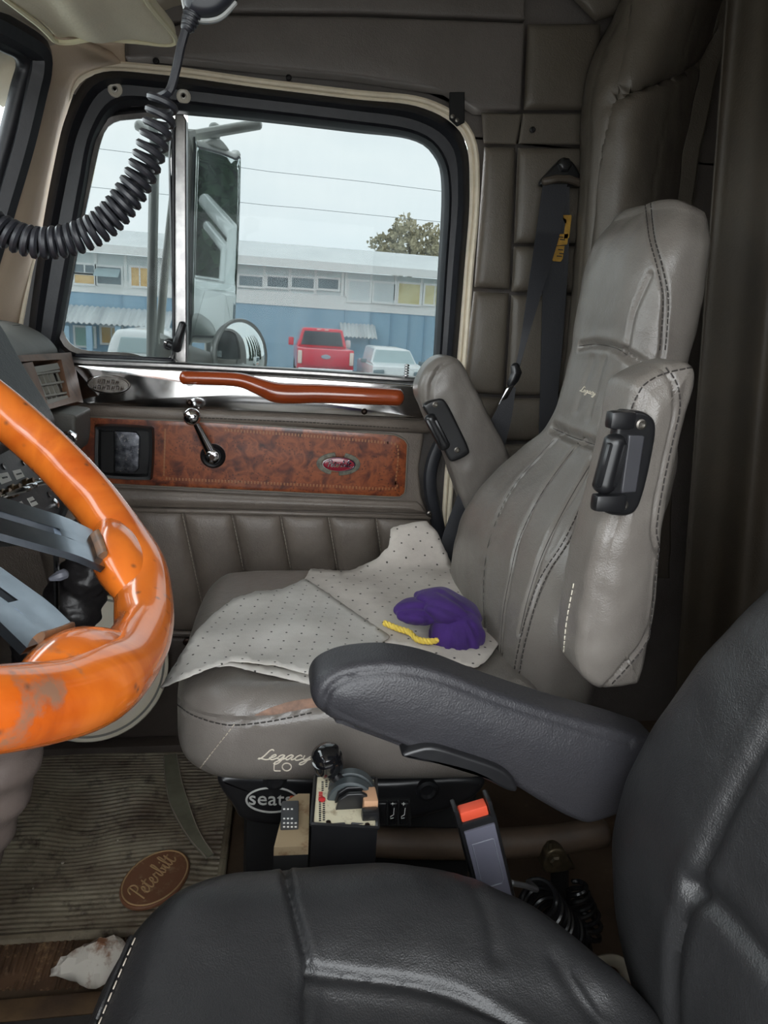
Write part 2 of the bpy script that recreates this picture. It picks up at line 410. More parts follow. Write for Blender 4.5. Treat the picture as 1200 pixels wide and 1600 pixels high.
# ------------------------------------------------------------------ palette
mat('door_leather', (118, 108, 99), 0.42, bump=(420, 0.0009, 'leather'), var=(9, (100, 91, 83), 0.8))
mat('header_leather', (106, 100, 96), 0.5, bump=(420, 0.0007, 'leather'), var=(6, (94, 88, 84), 0.8))
mat('quilt_leather', (96, 89, 80), 0.45, bump=(420, 0.0007, 'leather'), var=(7, (88, 81, 72), 0.9))
mat('pillar_vinyl', (204, 184, 160), 0.6, bump=(600, 0.0005, 'leather'), var=(5, (188, 168, 147), 0.7))
mat('black_rubber', (30, 31, 36), 0.42, var=(30, (44, 45, 50), 0.5), bump=(90, 0.0006, 'noise'))
mat('black_plastic', (24, 24, 26), 0.3, var=(60, (33, 33, 34), 0.5))
mat('matte_black', (17, 17, 18), 0.8)
mat('bead_vinyl', (226, 213, 190), 0.45, var=(30, (204, 192, 170), 0.6))
mat('polished_aluminium', (226, 224, 222), 0.11, metal=1.0, var=(14, (196, 196, 198), 0.7), rvar=0.07, stretch=(0.5, 1, 4))
mat('brushed_aluminium', (178, 176, 174), 0.33, metal=1.0, var=(40, (140, 138, 138), 0.7))
mat('chrome', (225, 225, 228), 0.07, metal=1.0)
mat('dull_steel', (150, 146, 140), 0.35, metal=1.0, var=(60, (92, 84, 76), 0.8))
mat('stitch_light', (170, 160, 146), 0.7)
mat('stitch_dark', (48, 44, 42), 0.7)
mat('white_label', (214, 214, 210), 0.6)
mat('ink', (36, 36, 40), 0.7)
mat('screw_steel', (120, 116, 110), 0.4, metal=0.9)
ramp_mat('burl', 30, [(0.28, (58, 25, 16)), (0.42, (106, 50, 29)), (0.54, (142, 76, 42)), (0.64, (110, 53, 30)), (0.78, (134, 70, 40))],
         rough=0.3, coat=0.3, distort=0.6, spots=(150, (44, 19, 12), 0.40))
ramp_mat('red_wood', 7, [(0.3, (104, 40, 16)), (0.5, (146, 62, 26)), (0.7, (120, 50, 20))], rough=0.22, coat=1.0, stretch=(0.25, 1, 1.6))
ramp_mat('orange_wood', 7, [(0.28, (126, 50, 14)), (0.42, (176, 80, 22)), (0.58, (204, 106, 34)), (0.75, (160, 66, 18))],
         rough=0.22, coat=0.8, distort=1.2, spots=(70, (80, 56, 42), 0.22), wear=(9, (116, 96, 80), 0.60, 0.66))
glass_mat('door_glass', tuple(math.sqrt(c) for c in GLASS_TINT), 0.022)  # tint per face; a pane has two
glass_mat('windshield_glass', (0.62, 0.66, 0.66), 0.02)

# ------------------------------------------------------------------ structure: floor, ceiling, walls
fl = MB().box(-1.0, 1.75, -0.12, 1.78, -0.06, 0.0)
tag(fl.build('floor', mat('floor_metal', (92, 76, 60), 0.6, var=(9, (64, 52, 42), 0.9), wear=(26, (128, 108, 84), 0.6, 0.75)), smooth=False),
    'worn brown painted metal cab floor under the mats', 'floor', kind='structure')
ce = MB()
_prof = [(-0.56, 1.50), (-0.40, 1.60), (-0.2, 1.70), (0.1, 1.80), (0.6, 1.86), (1.75, 1.86)]
for i in range(len(_prof)-1):
    (x0, z0), (x1, z1) = _prof[i], _prof[i+1]
    ce.add([(x0, 0.0, z0), (x1, 0.0, z1), (x1, 1.78, z1), (x0, 1.78, z0), (x0, 0.0, z0+0.04), (x1, 0.0, z1+0.04), (x1, 1.78, z1+0.04), (x0, 1.78, z0+0.04)],
           [(0, 1, 2, 3), (7, 6, 5, 4), (0, 4, 5, 1), (3, 2, 6, 7), (0, 3, 7, 4), (1, 5, 6, 2)])
tag(ce.build('ceiling', mat('headliner', (196, 188, 172), 0.8, bump=(300, 0.0006, 'noise'), var=(4, (170, 162, 148), 0.6))),
    'grey beige vinyl headliner sloping down to the windshield', 'ceiling', kind='structure')

DY = 1.68
def D3(px, py, Y=DY): return PY(px, py, Y)
# far wall of the cab around the passenger door: header, rear quilted side
wf = MB()
wf.box(-0.60, 1.75, 1.755, 1.78, 1.535, 1.90); wf.box(0.455, 1.75, 1.755, 1.78, 0.0, 1.54); wf.box(-1.0, -0.46, 1.757, 1.78, 0.0, 0.99); wf.box(0.28, 0.46, 1.757, 1.78, 0.0, 0.98)
wall = tag(wf.build('wall_far', 'header_leather', smooth=False), 'far cab side covered in grey brown leather panels around the door', 'wall', kind='structure')
def panel(pxs, name, m, parent, Y0=1.705, th=0.05, r=0.014, bulge=0.006, sub=6, Yref=None, label=None):
    """upholstered panel whose corners are given on plane Yref"""
    Yr = Yref or Y0
    out = resample([D3(a, b, Yr)[[0, 2]] for a, b in pxs], 4*len(pxs)*sub, True)
    return MB().slab(out, Y0, Y0+th, r=r, bulge0=bulge).build(name, m, parent, label=label, weld=True)
MB().slab(resample([D3(a, b, 1.757)[[0, 2]] for a, b in [(-60, 610), (50, 600), (54, 500), (74, 390), (96, 270), (120, 182), (165, 130), (245, 118), (245, 50), (56, 50), (44, 140), (22, 225), (-6, 330), (-38, 450)]], 120, True), 1.757, 1.778, r=0.002, spine=[D3(-10, 560, 1.757)[[0, 2]], D3(60, 150, 1.757)[[0, 2]], D3(220, 80, 1.757)[[0, 2]]]).build('pillar_backing', 'matte_black', wall, weld=True)
# header panels over the door
panel([(195, 62), (330, 22), (560, 24), (822, 34), (815, 172), (748, 172), (700, 140), (550, 118), (400, 104), (250, 88), (195, 90)], 'header_panel', 'header_leather', wall, 1.70, 0.05, 0.008, 0.002)
panel([(150, -70), (822, -70), (822, 30), (560, 20), (330, 18), (195, 58)], 'header_panel', 'header_leather', wall, 1.70, 0.05, 0.008, 0.002)
# quilted cells behind the door
cells = [
 [(752, 176), (816, 178), (806, 226), (756, 224)],
 [(757, 229), (805, 231), (796, 452), (741, 449)], [(740, 455), (795, 458), (786, 617), (722, 612)],
 [(721, 618), (785, 622), (780, 688), (712, 684)], [(710, 690), (779, 694), (768, 900), (690, 900)],
 [(826, -70), (1010, -70), (975, 20), (930, 34), (824, 33)], [(824, 38), (938, 38), (930, 172), (818, 172)],
 [(817, 177), (934, 178), (930, 226), (810, 225)],
 [(809, 231), (932, 232), (926, 380), (803, 380)], [(803, 385), (926, 386), (922, 458), (799, 456)], [(799, 461), (921, 463), (914, 617), (790, 617)],
 [(789, 622), (914, 622), (912, 688), (784, 688)], [(783, 694), (911, 694), (905, 900), (772, 900)]]
for i, c in enumerate(cells):
    flat = i in (0, 7)
    MB().pad([D3(a, b, 1.712) for a, b in c], (0, -1, 0), 0.004 if flat else 0.013, 0.0 if flat else 0.007, 0.006 if flat else 0.016).build('quilt_panel', 'quilt_leather', wall)
for a, b in [(832, 203), (915, 203), (244, 96), (451, 122)]:
    c = D3(a, b, 1.706); MB().lathe(c, (0, -1, 0), [(0.0065, -0.004), (0.0065, 0.003), (0.004, 0.005), (0.0028, 0.003)], 14).build('panel_button', 'black_plastic', wall)
# A pillar
pil = MB(); rows = []
ol = [(10, 560), (30, 470), (52, 370), (72, 265), (96, 165), (125, 110), (195, 92)]       # along the door bead
il = [(-60, 560), (-40, 440), (-8, 320), (12, 240), (35, 130), (52, 70), (90, 52)]         # along the windshield gasket
for (a, b), (c, d) in zip(cr(ol, 6), cr(il, 6)):
    p, q = D3(a, b, 1.70), D3(c, d, 1.585)
    rows.append([p*(1-t)+q*t+np.array([0.0, -0.028*math.sin(math.pi*t), 0]) for t in np.linspace(0, 1, 10)])
pil.loft(rows, closed=False)
po = pil.build('trim_1', 'pillar_vinyl'); tag(po, 'tan vinyl covered windshield pillar ahead of the door window', 'pillar', kind='structure')
md = po.modifiers.new('thick', 'SOLIDIFY'); md.thickness = 0.015
pt = MB(); rows = []
for (a, b), (c, d) in zip(cr([(98, 150), (130, 104), (170, 95), (196, 95)], 6), cr([(52, 66), (76, 60), (140, 60), (196, 62)], 6)):
    p, q = D3(a, b, 1.702), D3(c, d, 1.66); rows.append([p*(1-t)+q*t+np.array([0, -0.008*math.sin(math.pi*t), 0]) for t in np.linspace(0, 1, 6)])
pt.loft(rows, closed=False); t2 = pt.build('pillar_cap', 'pillar_vinyl', po); t2.modifiers.new('thick', 'SOLIDIFY').thickness = 0.012

# door opening bead (two beige lips)
beadpx = [(20, 560), (28, 500), (48, 390), (70, 270), (95, 165), (140, 109), (250, 110), (400, 130), (550, 148), (665, 162), (731, 208), (742, 300), (732, 430), (719, 600), (703, 740), (693, 900)]
bead = thing('trim_2', 'beige double lipped trim bead running around the door opening', 'trim', D3(140, 109), kind='structure')
for k, (dy, dr) in enumerate(((0.0, 0.0), (0.006, 1.0))):
    pts = []
    for a, b in resample(cr(beadpx, 10), 120):
        pts.append((a, b))
    P2 = np.array(pts); T = np.gradient(P2, axis=0); T /= np.linalg.norm(T, axis=1)[:, None]; Nn = np.stack([-T[:, 1], T[:, 0]], 1)
    q = P2+Nn*(-3.5 if k == 0 else 4.5)
    MB().tube([D3(a, b, DY+0.006+dy) for a, b in q], 0.0062, 8).build('bead_lip', 'bead_vinyl', bead)

# ------------------------------------------------------------------ door window frame
win = thing('window_1', 'black rubber framed passenger door window with vent pane and roll-down pane', 'window', D3(283, 560), kind='structure')
RINGS = [
 ([(45, 560), (48, 500), (63, 390), (84, 270), (108, 175), (150, 118), (250, 119), (400, 139), (550, 157), (657, 170), (721, 213), (732, 300), (723, 430), (709, 600)], 1.688),
 ([(52, 562), (56, 505), (72, 392), (94, 274), (116, 185), (158, 126), (250, 127), (400, 146), (550, 164), (654, 178), (712, 219), (724, 300), (716, 430), (702, 600)], 1.682),
 ([(60, 563), (64, 510), (82, 395), (103, 280), (125, 195), (166, 136), (250, 136), (400, 153), (550, 171), (650, 187), (706, 226), (717, 300), (708, 430), (696, 600)], 1.704),
 ([(76, 565), (82, 525), (104, 398), (124, 288), (142, 206), (180, 155), (258, 156), (400, 172), (550, 190), (646, 205), (690, 238), (704, 300), (697, 430), (686, 600)], 1.706),
 ([(80, 566), (85, 535), (109, 400), (129, 290), (146, 210), (185, 160), (260, 160), (400, 175), (550, 193), (645, 208), (688, 239), (702, 300), (695, 430), (684, 600)], 1.700),
 ([(84, 566), (89, 538), (113, 400), (133, 290), (150, 212), (190, 166), (261, 167), (400, 181), (550, 198), (642, 212), (684, 240), (698, 298), (691, 430), (681, 600)], 1.712),
 ([(88, 566), (92, 545), (118, 400), (138, 290), (155, 215), (195, 172), (262, 175), (400, 187), (550, 204), (640, 215), (678, 240), (692, 290), (686, 430), (677, 600)], 1.735)]
rr = []
for pxs, Y in RINGS: rr.append([D3(a, b, Y) for a, b in resample(cr(pxs, 8), 110)])
fm = MB().loft(rr, closed=False).build('frame', 'black_rubber', win, angle=30); fm.modifiers.new('thick', 'SOLIDIFY').thickness = 0.004
welt('seal', [D3(a, b, 1.714) for a, b in resample(cr(RINGS[5][0][5:], 8), 90)], 'brushed_aluminium', win, 0.0016)
for a, b in ((180, 140), (287, 151)):
    c = D3(a, b, 1.70); sc = MB().lathe(c, (0, -1, 0), [(0.0145, -0.006), (0.0145, 0.002), (0.011, 0.004), (0.006, 0.003)], 20).build('screw_cover', mat('clear_washer', (196, 190, 176), 0.25), win)
    MB().lathe(c, (0, -1, 0), [(0.0062, 0.002), (0.0062, 0.005), (0.0035, 0.0055), (0.0025, 0.003)], 10).build('screw', 'screw_steel', sc)
MB().slab(resample([D3(a, b, 1.722)[[0, 2]] for a, b in [(50, 500), (88, 500), (97, 545), (128, 560), (128, 574), (50, 574)]], 60, True), 1.722, 1.75, r=0.003).build('frame_corner', 'black_rubber', win, weld=True)
# roll-down pane
gpx = cr([(293, 178), (400, 187), (550, 204), (640, 215), (678, 240), (692, 290), (686, 430), (677, 596)], 8)+[np.array((500., 584.)), np.array((293., 572.))]
g = MB(); V = [D3(a, b, 1.738) for a, b in gpx]; n = len(V)
g.add(V+[p+np.array([0, 0.004, 0]) for p in V], [tuple(range(n)), tuple(range(2*n-1, n-1, -1))]+[(i, (i+1) % n, n+(i+1) % n, n+i) for i in range(n)])
g.build('glass_pane', 'door_glass', win, smooth=False, label='tinted roll-down pane, darkened further to hold back the bright view, dusty')
# vent pane with aluminium frame
vin = [(262, 190), (200, 187), (172, 195), (158, 220), (140, 300), (115, 420), (98, 500), (106, 532), (132, 547), (200, 551), (268, 554), (266, 400), (263, 250)]
vout = [(266, 176), (197, 173), (160, 182), (146, 213), (127, 300), (102, 420), (86, 503), (94, 543), (126, 559), (200, 563), (272, 565), (271, 400), (267, 250)]
vi, vo = resample(cr(vin, 6, True), 90, True), resample(cr(vout, 6, True), 90, True)
MB().loft([[D3(a, b, Y) for a, b in s] for s, Y in ((vo, 1.735), (vo, 1.716), ((vo*0.6+vi*0.4), 1.710), (vi, 1.716), (vi, 1.735))], True, False).build('vent_frame', 'brushed_aluminium', win)
V = [D3(a, b, 1.73) for a, b in vi]; n = len(V)
MB().add(V+[p+np.array([0, 0.004, 0]) for p in V], [tuple(range(n)), tuple(range(2*n-1, n-1, -1))]+[(i, (i+1) % n, n+(i+1) % n, n+i) for i in range(n)]).build('vent_pane', 'door_glass', win, smooth=False, label='tinted vent pane with rounded corners, darkened further to hold back the bright view')
def bar(pxq, Y0, Y1, bev=0.002):
    q = [D3(a, b, Y0) for a, b in pxq]; th = Y1-Y0
    O = [(p[0], p[2]) for p in q]
    return MB().slab(resample(O, 64, True), Y0, Y1, r=bev)
bar([(273, 177), (291, 178), (292, 568), (273, 567)], 1.706, 1.745, 0.004).build('divider_bar', 'brushed_aluminium', win, weld=True)
bar([(267, 178), (273, 178), (273, 567), (269, 567)], 1.712, 1.745).build('divider_seal', 'black_rubber', win, weld=True)
# vent latch
lt = MB().lathe(D3(264, 538, 1.70), (0, -1, 0), [(0.013, -0.02), (0.013, 0.004), (0.010, 0.008), (0.005, 0.009)], 18).build('vent_latch', 'black_plastic', win)
MB().tube([D3(262, 537, 1.685), D3(278, 545, 1.68)], 0.009, 8).build('latch_arm', 'black_plastic', lt)
MB().tube([D3(275, 546, 1.676), D3(278, 534, 1.672), D3(286, 506, 1.668)], [0.011, 0.0105, 0.009], 8).build('latch_lever', 'black_plastic', lt)
MB().lathe(D3(259, 535, 1.677), (0, -1, 0), [(0.003, 0), (0.003, 0.003), (0.0015, 0.004)], 10).build('latch_rivet', 'chrome', lt)

# ------------------------------------------------------------------ the door below the window
door = thing('door_1', 'passenger door trimmed in grey brown leather with burl wood and polished metal', 'door', D3(400, 1165), kind='structure')
sh = [D3(a, b, 1.70)[[0, 2]] for a, b in [(60, 566), (300, 575), (660, 600), (664, 680), (655, 735), (660, 780), (684, 845), (700, 1110), (560, 1140), (100, 1168), (-40, 1170), (-40, 800)]]
MB().slab(resample(sh, 160, True), 1.70, 1.752, r=0.01).build('door_shell', 'door_leather', door, weld=True)
# sill under the glass
MB().tube([D3(a, b, 1.70) for a, b in [(96, 563), (283, 571), (500, 583), (657, 594)]], 0.0085, 10, sx=1.6, up=(0, 0, 1)).build('window_sill', 'brushed_aluminium', door)
MB().tube([D3(a, b, 1.712) for a, b in [(120, 556), (200, 560), (268, 563)]], 0.006, 8).build('sill_rubber', 'black_rubber', door)
# polished belt panel
bp = [D3(a, b, 1.69)[[0, 2]] for a, b in [(106, 569), (290, 578), (480, 590), (657, 602), (661, 655), (480, 647), (290, 640), (132, 632), (116, 600)]]
belt = MB().slab(resample(bp, 140, True), 1.688, 1.715, r=0.004, bulge0=0.004).build('belt_panel', 'polished_aluminium', door, weld=True)
for a, b in ((296, 629), (569, 643)):
    MB().lathe(D3(a, b, 1.686), (0, -1, 0), [(0.0075, -0.004), (0.0075, 0.002), (0.005, 0.004), (0.003, 0.001)], 14).build('screw', mat('dark_screw', (52, 40, 34), 0.4, metal=0.8), belt)
pk = MB()
for i in range(5): pk.lathe(D3(635, 583, 1.70)+np.array([0, 0, -0.008+i*0.006]), (0, 0, 1), [(0.0052, 0), (0.0065, 0.0015), (0.0065, 0.0035), (0.0052, 0.005)], 12)
pk.build('lock_button', 'chrome', door)
# oval plate on the belt
oc = D3(169, 601, 1.68)
def oval(c, a, b, rot=0.0, n=40, Y=None):
    return [(c[0]+a*math.cos(t)*math.cos(rot)-b*math.sin(t)*math.sin(rot), c[2]+a*math.cos(t)*math.sin(rot)+b*math.sin(t)*math.cos(rot)) for t in np.linspace(0, 2*math.pi, n, endpoint=False)]
pl = MB().slab(oval(oc, 0.047, 0.022), 1.6835, 1.692, r=0.003).build('oval_plate', 'dull_steel', door, label='embossed oval metal plate', weld=True)
MB().tube([(x, 1.6825, z) for x, z in oval(oc, 0.043, 0.0185)], 0.0012, 6, closed=True).build('plate_rim', 'chrome', pl)
em = MB()
for row, k in ((0.006, 5), (-0.007, 7)):
    for i in range(k):
        x = oc[0]+(i-(k-1)/2)*0.0098; z = oc[2]+row; h = 0.0045
        for (u0, v0, u1, v1) in ((-.003, -h, -.001, h), (.001, -h, .003, h), (-.003, h*(1 if i % 2 else 0), .003, h*(1 if i % 2 else 0))):
            em.tube([(x+u0, 1.6828, z+v0), (x+u1, 1.6828, z+v1)], 0.001, 5)
em.build('embossing', 'chrome', pl)
# wooden grab bar
gp = [(286, 590, 10), (330, 591, 10.5), (375, 594, 11), (405, 604, 13), (430, 613, 16), (455, 615, 16), (500, 615, 15), (570, 618, 14.5), (624, 621, 14)]
gq = resample(cr(gp, 6), 60)
MB().tube([D3(a, b, 1.635) for a, b, _ in gq], [c*1.75/F*0.93 for _, _, c in gq], 14, sx=1.1, up=(0, 0, 1)).build('grab_bar', 'red_wood', door, label='varnished red brown wooden grab bar')
for a, b in ((300, 594), (615, 622)):
    MB().lathe(D3(a, b, 1.69), (0, -1, 0), [(0.010, -0.005), (0.010, 0.045)], 12).build('grab_bar_post', 'brushed_aluminium', door)
# leather rail above the burl
MB().tube([D3(a, b, 1.70) for a, b in [(118, 641), (290, 649), (480, 657), (668, 667)]], 0.017, 10, sx=0.8, up=(0, 0, 1)).build('leather_rail', 'door_leather', door)
stitches('rail_stitching', [D3(a, b, 1.686) for a, b in resample([(300, 652), (480, 660), (640, 670)], 40)], MATS['stitch_dark'], door)
# burl panel
bu = [D3(a, b, 1.692)[[0, 2]] for a, b in [(112, 650), (345, 660), (618, 679), (637, 690), (633, 770), (624, 777), (400, 767), (190, 757), (112, 752)]]
burl = MB().slab(resample(bu, 150, True), 1.690, 1.71, r=0.003).build('burl_panel', 'burl', door, label='glossy red brown burl wood panel', weld=True)
MB().tube([(x, 1.6915, z) for x, z in resample(bu, 120, True)], 0.0026, 6, closed=True).build('panel_edge', mat('grey_edge', (104, 98, 88), 0.4), burl)
dots = MB()
for ln in ([(352, 672), (480, 681), (606, 692)], [(606, 692), (622, 700), (618, 755)], [(618, 755), (608, 764), (480, 758), (260, 748)], [(258, 672), (256, 742)]):
    for p in resample(cr(ln, 6) if len(ln) > 2 else ln, int(np.linalg.norm(np.array(ln[-1])-np.array(ln[0]))/5.0)+2):
        c = D3(p[0], p[1], 1.6895); dots.box(c[0]-0.0016, c[0]+0.0016, c[1]-0.0006, c[1]+0.001, c[2]-0.003, c[2]+0.003)
dots.build('inlay_line', mat('inlay', (150, 100, 62), 0.4), burl, smooth=False, kind='stuff', label='inlaid dashed line around the burl')
# inside latch
lc = D3(196, 705, 1.69)
lr = [D3(a, b, 1.685)[[0, 2]] for a, b in [(158, 663), (230, 666), (241, 676), (239, 740), (230, 749), (160, 745), (150, 735), (150, 672)]]
lr = resample(cr(lr, 4, True), 80, True); cen = lr.mean(0)
def ringy(sc, Y): return [(cen[0]+(x-cen[0])*sc, Y, cen[1]+(z-cen[1])*sc) for x, z in lr]
lb = MB().loft([ringy(1.0, 1.70), ringy(1.0, 1.678), ringy(0.96, 1.669), ringy(0.86, 1.670), ringy(0.81, 1.6895), ringy(0.05, 1.6897)], True, True).build('latch_bezel', 'black_plastic', door, label='black rounded latch bezel')
pdq = [D3(a, b, 1.70)[[0, 2]] for a, b in [(181, 671), (215, 673), (221, 680), (219, 730), (212, 737), (182, 735)]]
MB().slab(resample(pdq, 60, True), 1.680, 1.688, r=0.003, bulge0=0.002).build('latch_paddle', mat('worn_metal', (120, 122, 128), 0.3, metal=0.85, var=(60, (58, 60, 66), 1.0), wear=(110, (196, 190, 180), 0.58, 0.7)), lb, weld=True)
pdq = [D3(a, b, 1.704)[[0, 2]] for a, b in [(160, 672), (181, 672), (181, 737), (160, 735)]]
MB().slab(resample(pdq, 40, True), 1.684, 1.6892, r=0.002).build('latch_backing', 'matte_black', lb, weld=True)
# window crank
cb = D3(333, 712, 1.688)
ck = MB().lathe(cb, (0, -1, 0), [(0.029, -0.004), (0.029, 0.006), (0.024, 0.011), (0.019, 0.009), (0.018, 0.005)], 28).build('window_crank', 'black_plastic', door, label='chrome window crank with round knob')
k0, k1 = D3(332, 713, 1.662), D3(303, 656, 1.645)
aq = np.array([k0*(1-t)+k1*t for t in np.linspace(0, 1, 12)])
MB().tube(aq, np.linspace(0.0135, 0.0065, 12), 10, sx=0.55, up=(1, 0, -0.4)).build('crank_arm', 'chrome', ck)
MB().lathe(k0+np.array([0, -0.004, 0]), (0, -1, 0), [(0.016, -0.01), (0.016, 0.004), (0.011, 0.007)], 20).build('crank_hub', 'chrome', ck)
MB().lathe(k0+np.array([0, -0.011, 0]), (0, -1, 0), [(0.007, -0.002), (0.007, 0.003), (0.003, 0.003)], 6).build('crank_screw', 'dark_screw', ck)
kn = D3(300, 651, 1.628)
MB().lathe(kn+np.array([0, 0.012, 0]), (0, -1, 0), [(0.006, -0.02), (0.008, -0.006), (0.014, 0.0), (0.0185, 0.008), (0.0195, 0.016), (0.017, 0.024), (0.011, 0.029), (0.003, 0.031)], 24).build('crank_knob', 'chrome', ck)
# red oval badge
bc = D3(529, 725, 1.688)
bg = MB()
for t0, t1 in ((1.75, 4.35), (4.75, 7.55)):
    o_, i_ = [], []
    for t in np.linspace(t0, t1, 30): o_.append((bc[0]+0.0535*math.cos(t), bc[2]+0.0285*math.sin(t))); i_.append((bc[0]+0.041*math.cos(t), bc[2]+0.018*math.sin(t)))
    bg.slab(resample(o_+i_[::-1], 90, True), 1.687, 1.691, r=0.0012, inner=(0.5, 1.0), spine=[((a[0]+b[0])/2, (a[1]+b[1])/2) for a, b in zip(o_, i_)])
bd = bg.build('badge_backing', mat('old_glue', (74, 74, 64), 0.5, var=(90, (128, 124, 108), 0.7)), door, label='broken dark ring of the emblem', weld=True)
rd = MB().slab(oval(bc, 0.038, 0.0165), 1.682, 1.69, r=0.003, bulge0=0.001).build('badge_face', mat('badge_red', (132, 18, 40), 0.25, coat=0.6), bd, label='red oval emblem', weld=True)
MB().tube([(x, 1.682, z) for x, z in oval(bc, 0.039, 0.0172)], 0.0016, 6, closed=True).build('badge_rim', 'chrome', bd)
ls, wd = script_lines('Peterbilt'); tx = MB(); sc = 0.058/wd
for st in ls:
    tx.tube([(bc[0]-0.029+(a+0.18*b)*sc, 1.6805, bc[2]-0.006+b*sc*1.05) for a, b in resample(cr(st, 5), 26)], 0.0011, 6)
tx.build('badge_lettering', 'chrome', bd)
# leather band under the burl, welt, pleats, lower rail
band = [D3(a, b, 1.69)[[0, 2]] for a, b in [(112, 760), (400, 774), (655, 785), (668, 803), (400, 797), (112, 790)]]
MB().slab(resample(band, 120, True), 1.688, 1.71, r=0.008, bulge0=0.004, spine=[D3(130, 776, 1.69)[[0, 2]], D3(640, 793, 1.69)[[0, 2]]]).build('leather_band', 'door_leather', door, weld=True)
MB().tube([D3(a, b, 1.692) for a, b in [(112, 794), (400, 801), (672, 809)]], 0.006, 8).build('band_welt', 'door_leather', door)
tops = [(40, 792), (125, 795), (205, 797), (284, 800), (362, 803), (438, 805), (513, 807), (588, 810), (672, 812)]
bots = [(90, 985), (170, 985), (247, 986), (325, 988), (401, 990), (474, 992), (545, 994), (614, 996), (694, 998)]
for i in range(len(tops)-1):
    e = 1.0
    q = [(tops[i][0]+e, tops[i][1]), (tops[i+1][0]-e, tops[i+1][1]), (bots[i+1][0]-e, bots[i+1][1]), (bots[i][0]+e, bots[i][1])]
    O = [D3(a, b, 1.69)[[0, 2]] for a, b in q]; m0 = (O[0]+O[1])/2; m1 = (O[2]+O[3])/2
    MB().pad([(o[0], 1.70, o[1]) for o in O], (0, -1, 0), 0.014, 0.006, 0.03).build('pleat', 'door_leather', door)
    if i: stitches('pleat_stitching', [D3(a, b, 1.6945) for a, b in resample([tops[i], bots[i]], 20)], MATS['stitch_light'], door, dash=0.008, gap=0.002, r=0.0006)
MB().tube([D3(a, b, 1.69) for a, b in [(60, 983), (325, 990), (700, 1003)]], 0.006, 8).build('lower_welt', 'door_leather', door)
kp = [D3(a, b, 1.69)[[0, 2]] for a, b in [(60, 992), (325, 998), (690, 1010), (690, 1120), (400, 1150), (60, 1158)]]
MB().slab(resample(kp, 120, True), 1.69, 1.71, r=0.01, bulge0=0.004).build('kick_panel', mat('kick_vinyl', (84, 75, 69), 0.55, var=(12, (70, 62, 57), 0.8), bump=(300, 0.0006, 'leather')), door, weld=True)
for a, b in ((292, 1003), (165, 1152)):
    MB().lathe(D3(a, b, 1.688), (0, -1, 0), [(0.010, -0.004), (0.010, 0.002), (0.006, 0.004)], 14).build('screw', 'dark_screw', door)
c = D3(671, 803, 1.684); MB().lathe(c, (0, -1, 0), [(0.0075, -0.004), (0.0075, 0.002), (0.004, 0.003), (0.003, 0.0)], 14).build('snap', 'dull_steel', door)
tag(MB().box(-0.95, 0.50, 1.655, 1.755, 0.0, 0.035, 0.004).build('trim_5', 'kick_vinyl'), 'dark step trim along the foot of the passenger door', 'trim', kind='structure')
# rubber door seal behind the rear lower edge
sl = [(712, 640), (694, 680), (678, 715), (672, 745), (674, 775), (682, 805), (690, 850), (694, 930)]
seal = MB().tube([D3(a, b, 1.69) for a, b in resample(cr(sl, 8), 60)], 0.017, 8, sx=0.7)
tag(seal.build('trim_3', 'black_rubber'), 'black rubber door seal curving behind the rear edge of the door', 'seal', kind='structure')
# black coat hook bracket over the door corner
hk = thing('coat_hook', 'small black bracket screwed over the rear upper corner of the door window', 'hook', D3(713, 190, 1.68))
MB().slab(resample([D3(a, b, 1.68)[[0, 2]] for a, b in [(702, 145), (725, 145), (725, 192), (714, 198), (702, 186)]], 50, True), 1.672, 1.684, r=0.003).build('bracket', 'matte_black', hk, weld=True)
for a, b in ((707, 182), (714, 188)):
    MB().lathe(D3(a, b, 1.67), (0, -1, 0), [(0.0045, -0.003), (0.0045, 0.002), (0.002, 0.003)], 10).build('screw', 'screw_steel', hk)

# ------------------------------------------------------------------ windshield
ws = thing('window_2', 'edge of the windshield in its black rubber gasket', 'windshield', D3(-20, 300, 1.55), kind='structure')
wo = [(-60, 480), (-22, 330), (8, 225), (30, 140), (39, 105), (30, 80), (0, 64), (-60, 36)]
def Wp(a, b, off=0.0):
    # windshield plane: through y=1.55 edge, turned to face the rear
    p0 = PY(30, 140, 1.57); p1 = PY(-22, 330, 1.57); e = p1-p0; e /= np.linalg.norm(e); across = np.array([-0.35, -1.0, 0.0]); across /= np.linalg.norm(across)
    nn = np.cross(e, across); nn /= np.linalg.norm(nn); d = ray(a, b); t = ((p0-CAM)@nn)/(d@nn); return CAM+d*t+nn*off*(1 if nn[0] > 0 else -1)
gq = [Wp(a, b) for a, b in resample(cr(wo, 8), 70)]
MB().tube([p for p in gq], 0.016, 10).build('gasket', 'black_rubber', ws)
gq2 = [Wp(a, b, 0.012) for a, b in resample(cr([(-60, 505), (-10, 335), (22, 225), (42, 140), (50, 100), (45, 70), (0, 40), (-60, 10)], 8), 70)]
MB().tube(gq2, 0.026, 8).build('gasket_flange', 'black_rubber', ws)
_e = (Wp(-22, 330)-Wp(30, 140)); _e /= np.linalg.norm(_e); _a = np.array([-0.35, -1.0, 0.0]); _a /= np.linalg.norm(_a); _c = Wp(39, 105)
MB().add([_c-_e*0.09, _c+_e*0.60, _c+_e*0.60+_a*0.85, _c-_e*0.09+_a*0.85, _c+_e*0.60+_a*0.85+np.array([0.30, -0.85, 0]), _c-_e*0.09+_a*0.85+np.array([0.30, -0.85, 0])], [(0, 1, 2, 3), (3, 2, 4, 5)]).build('windshield_pane', 'windshield_glass', ws, smooth=False)
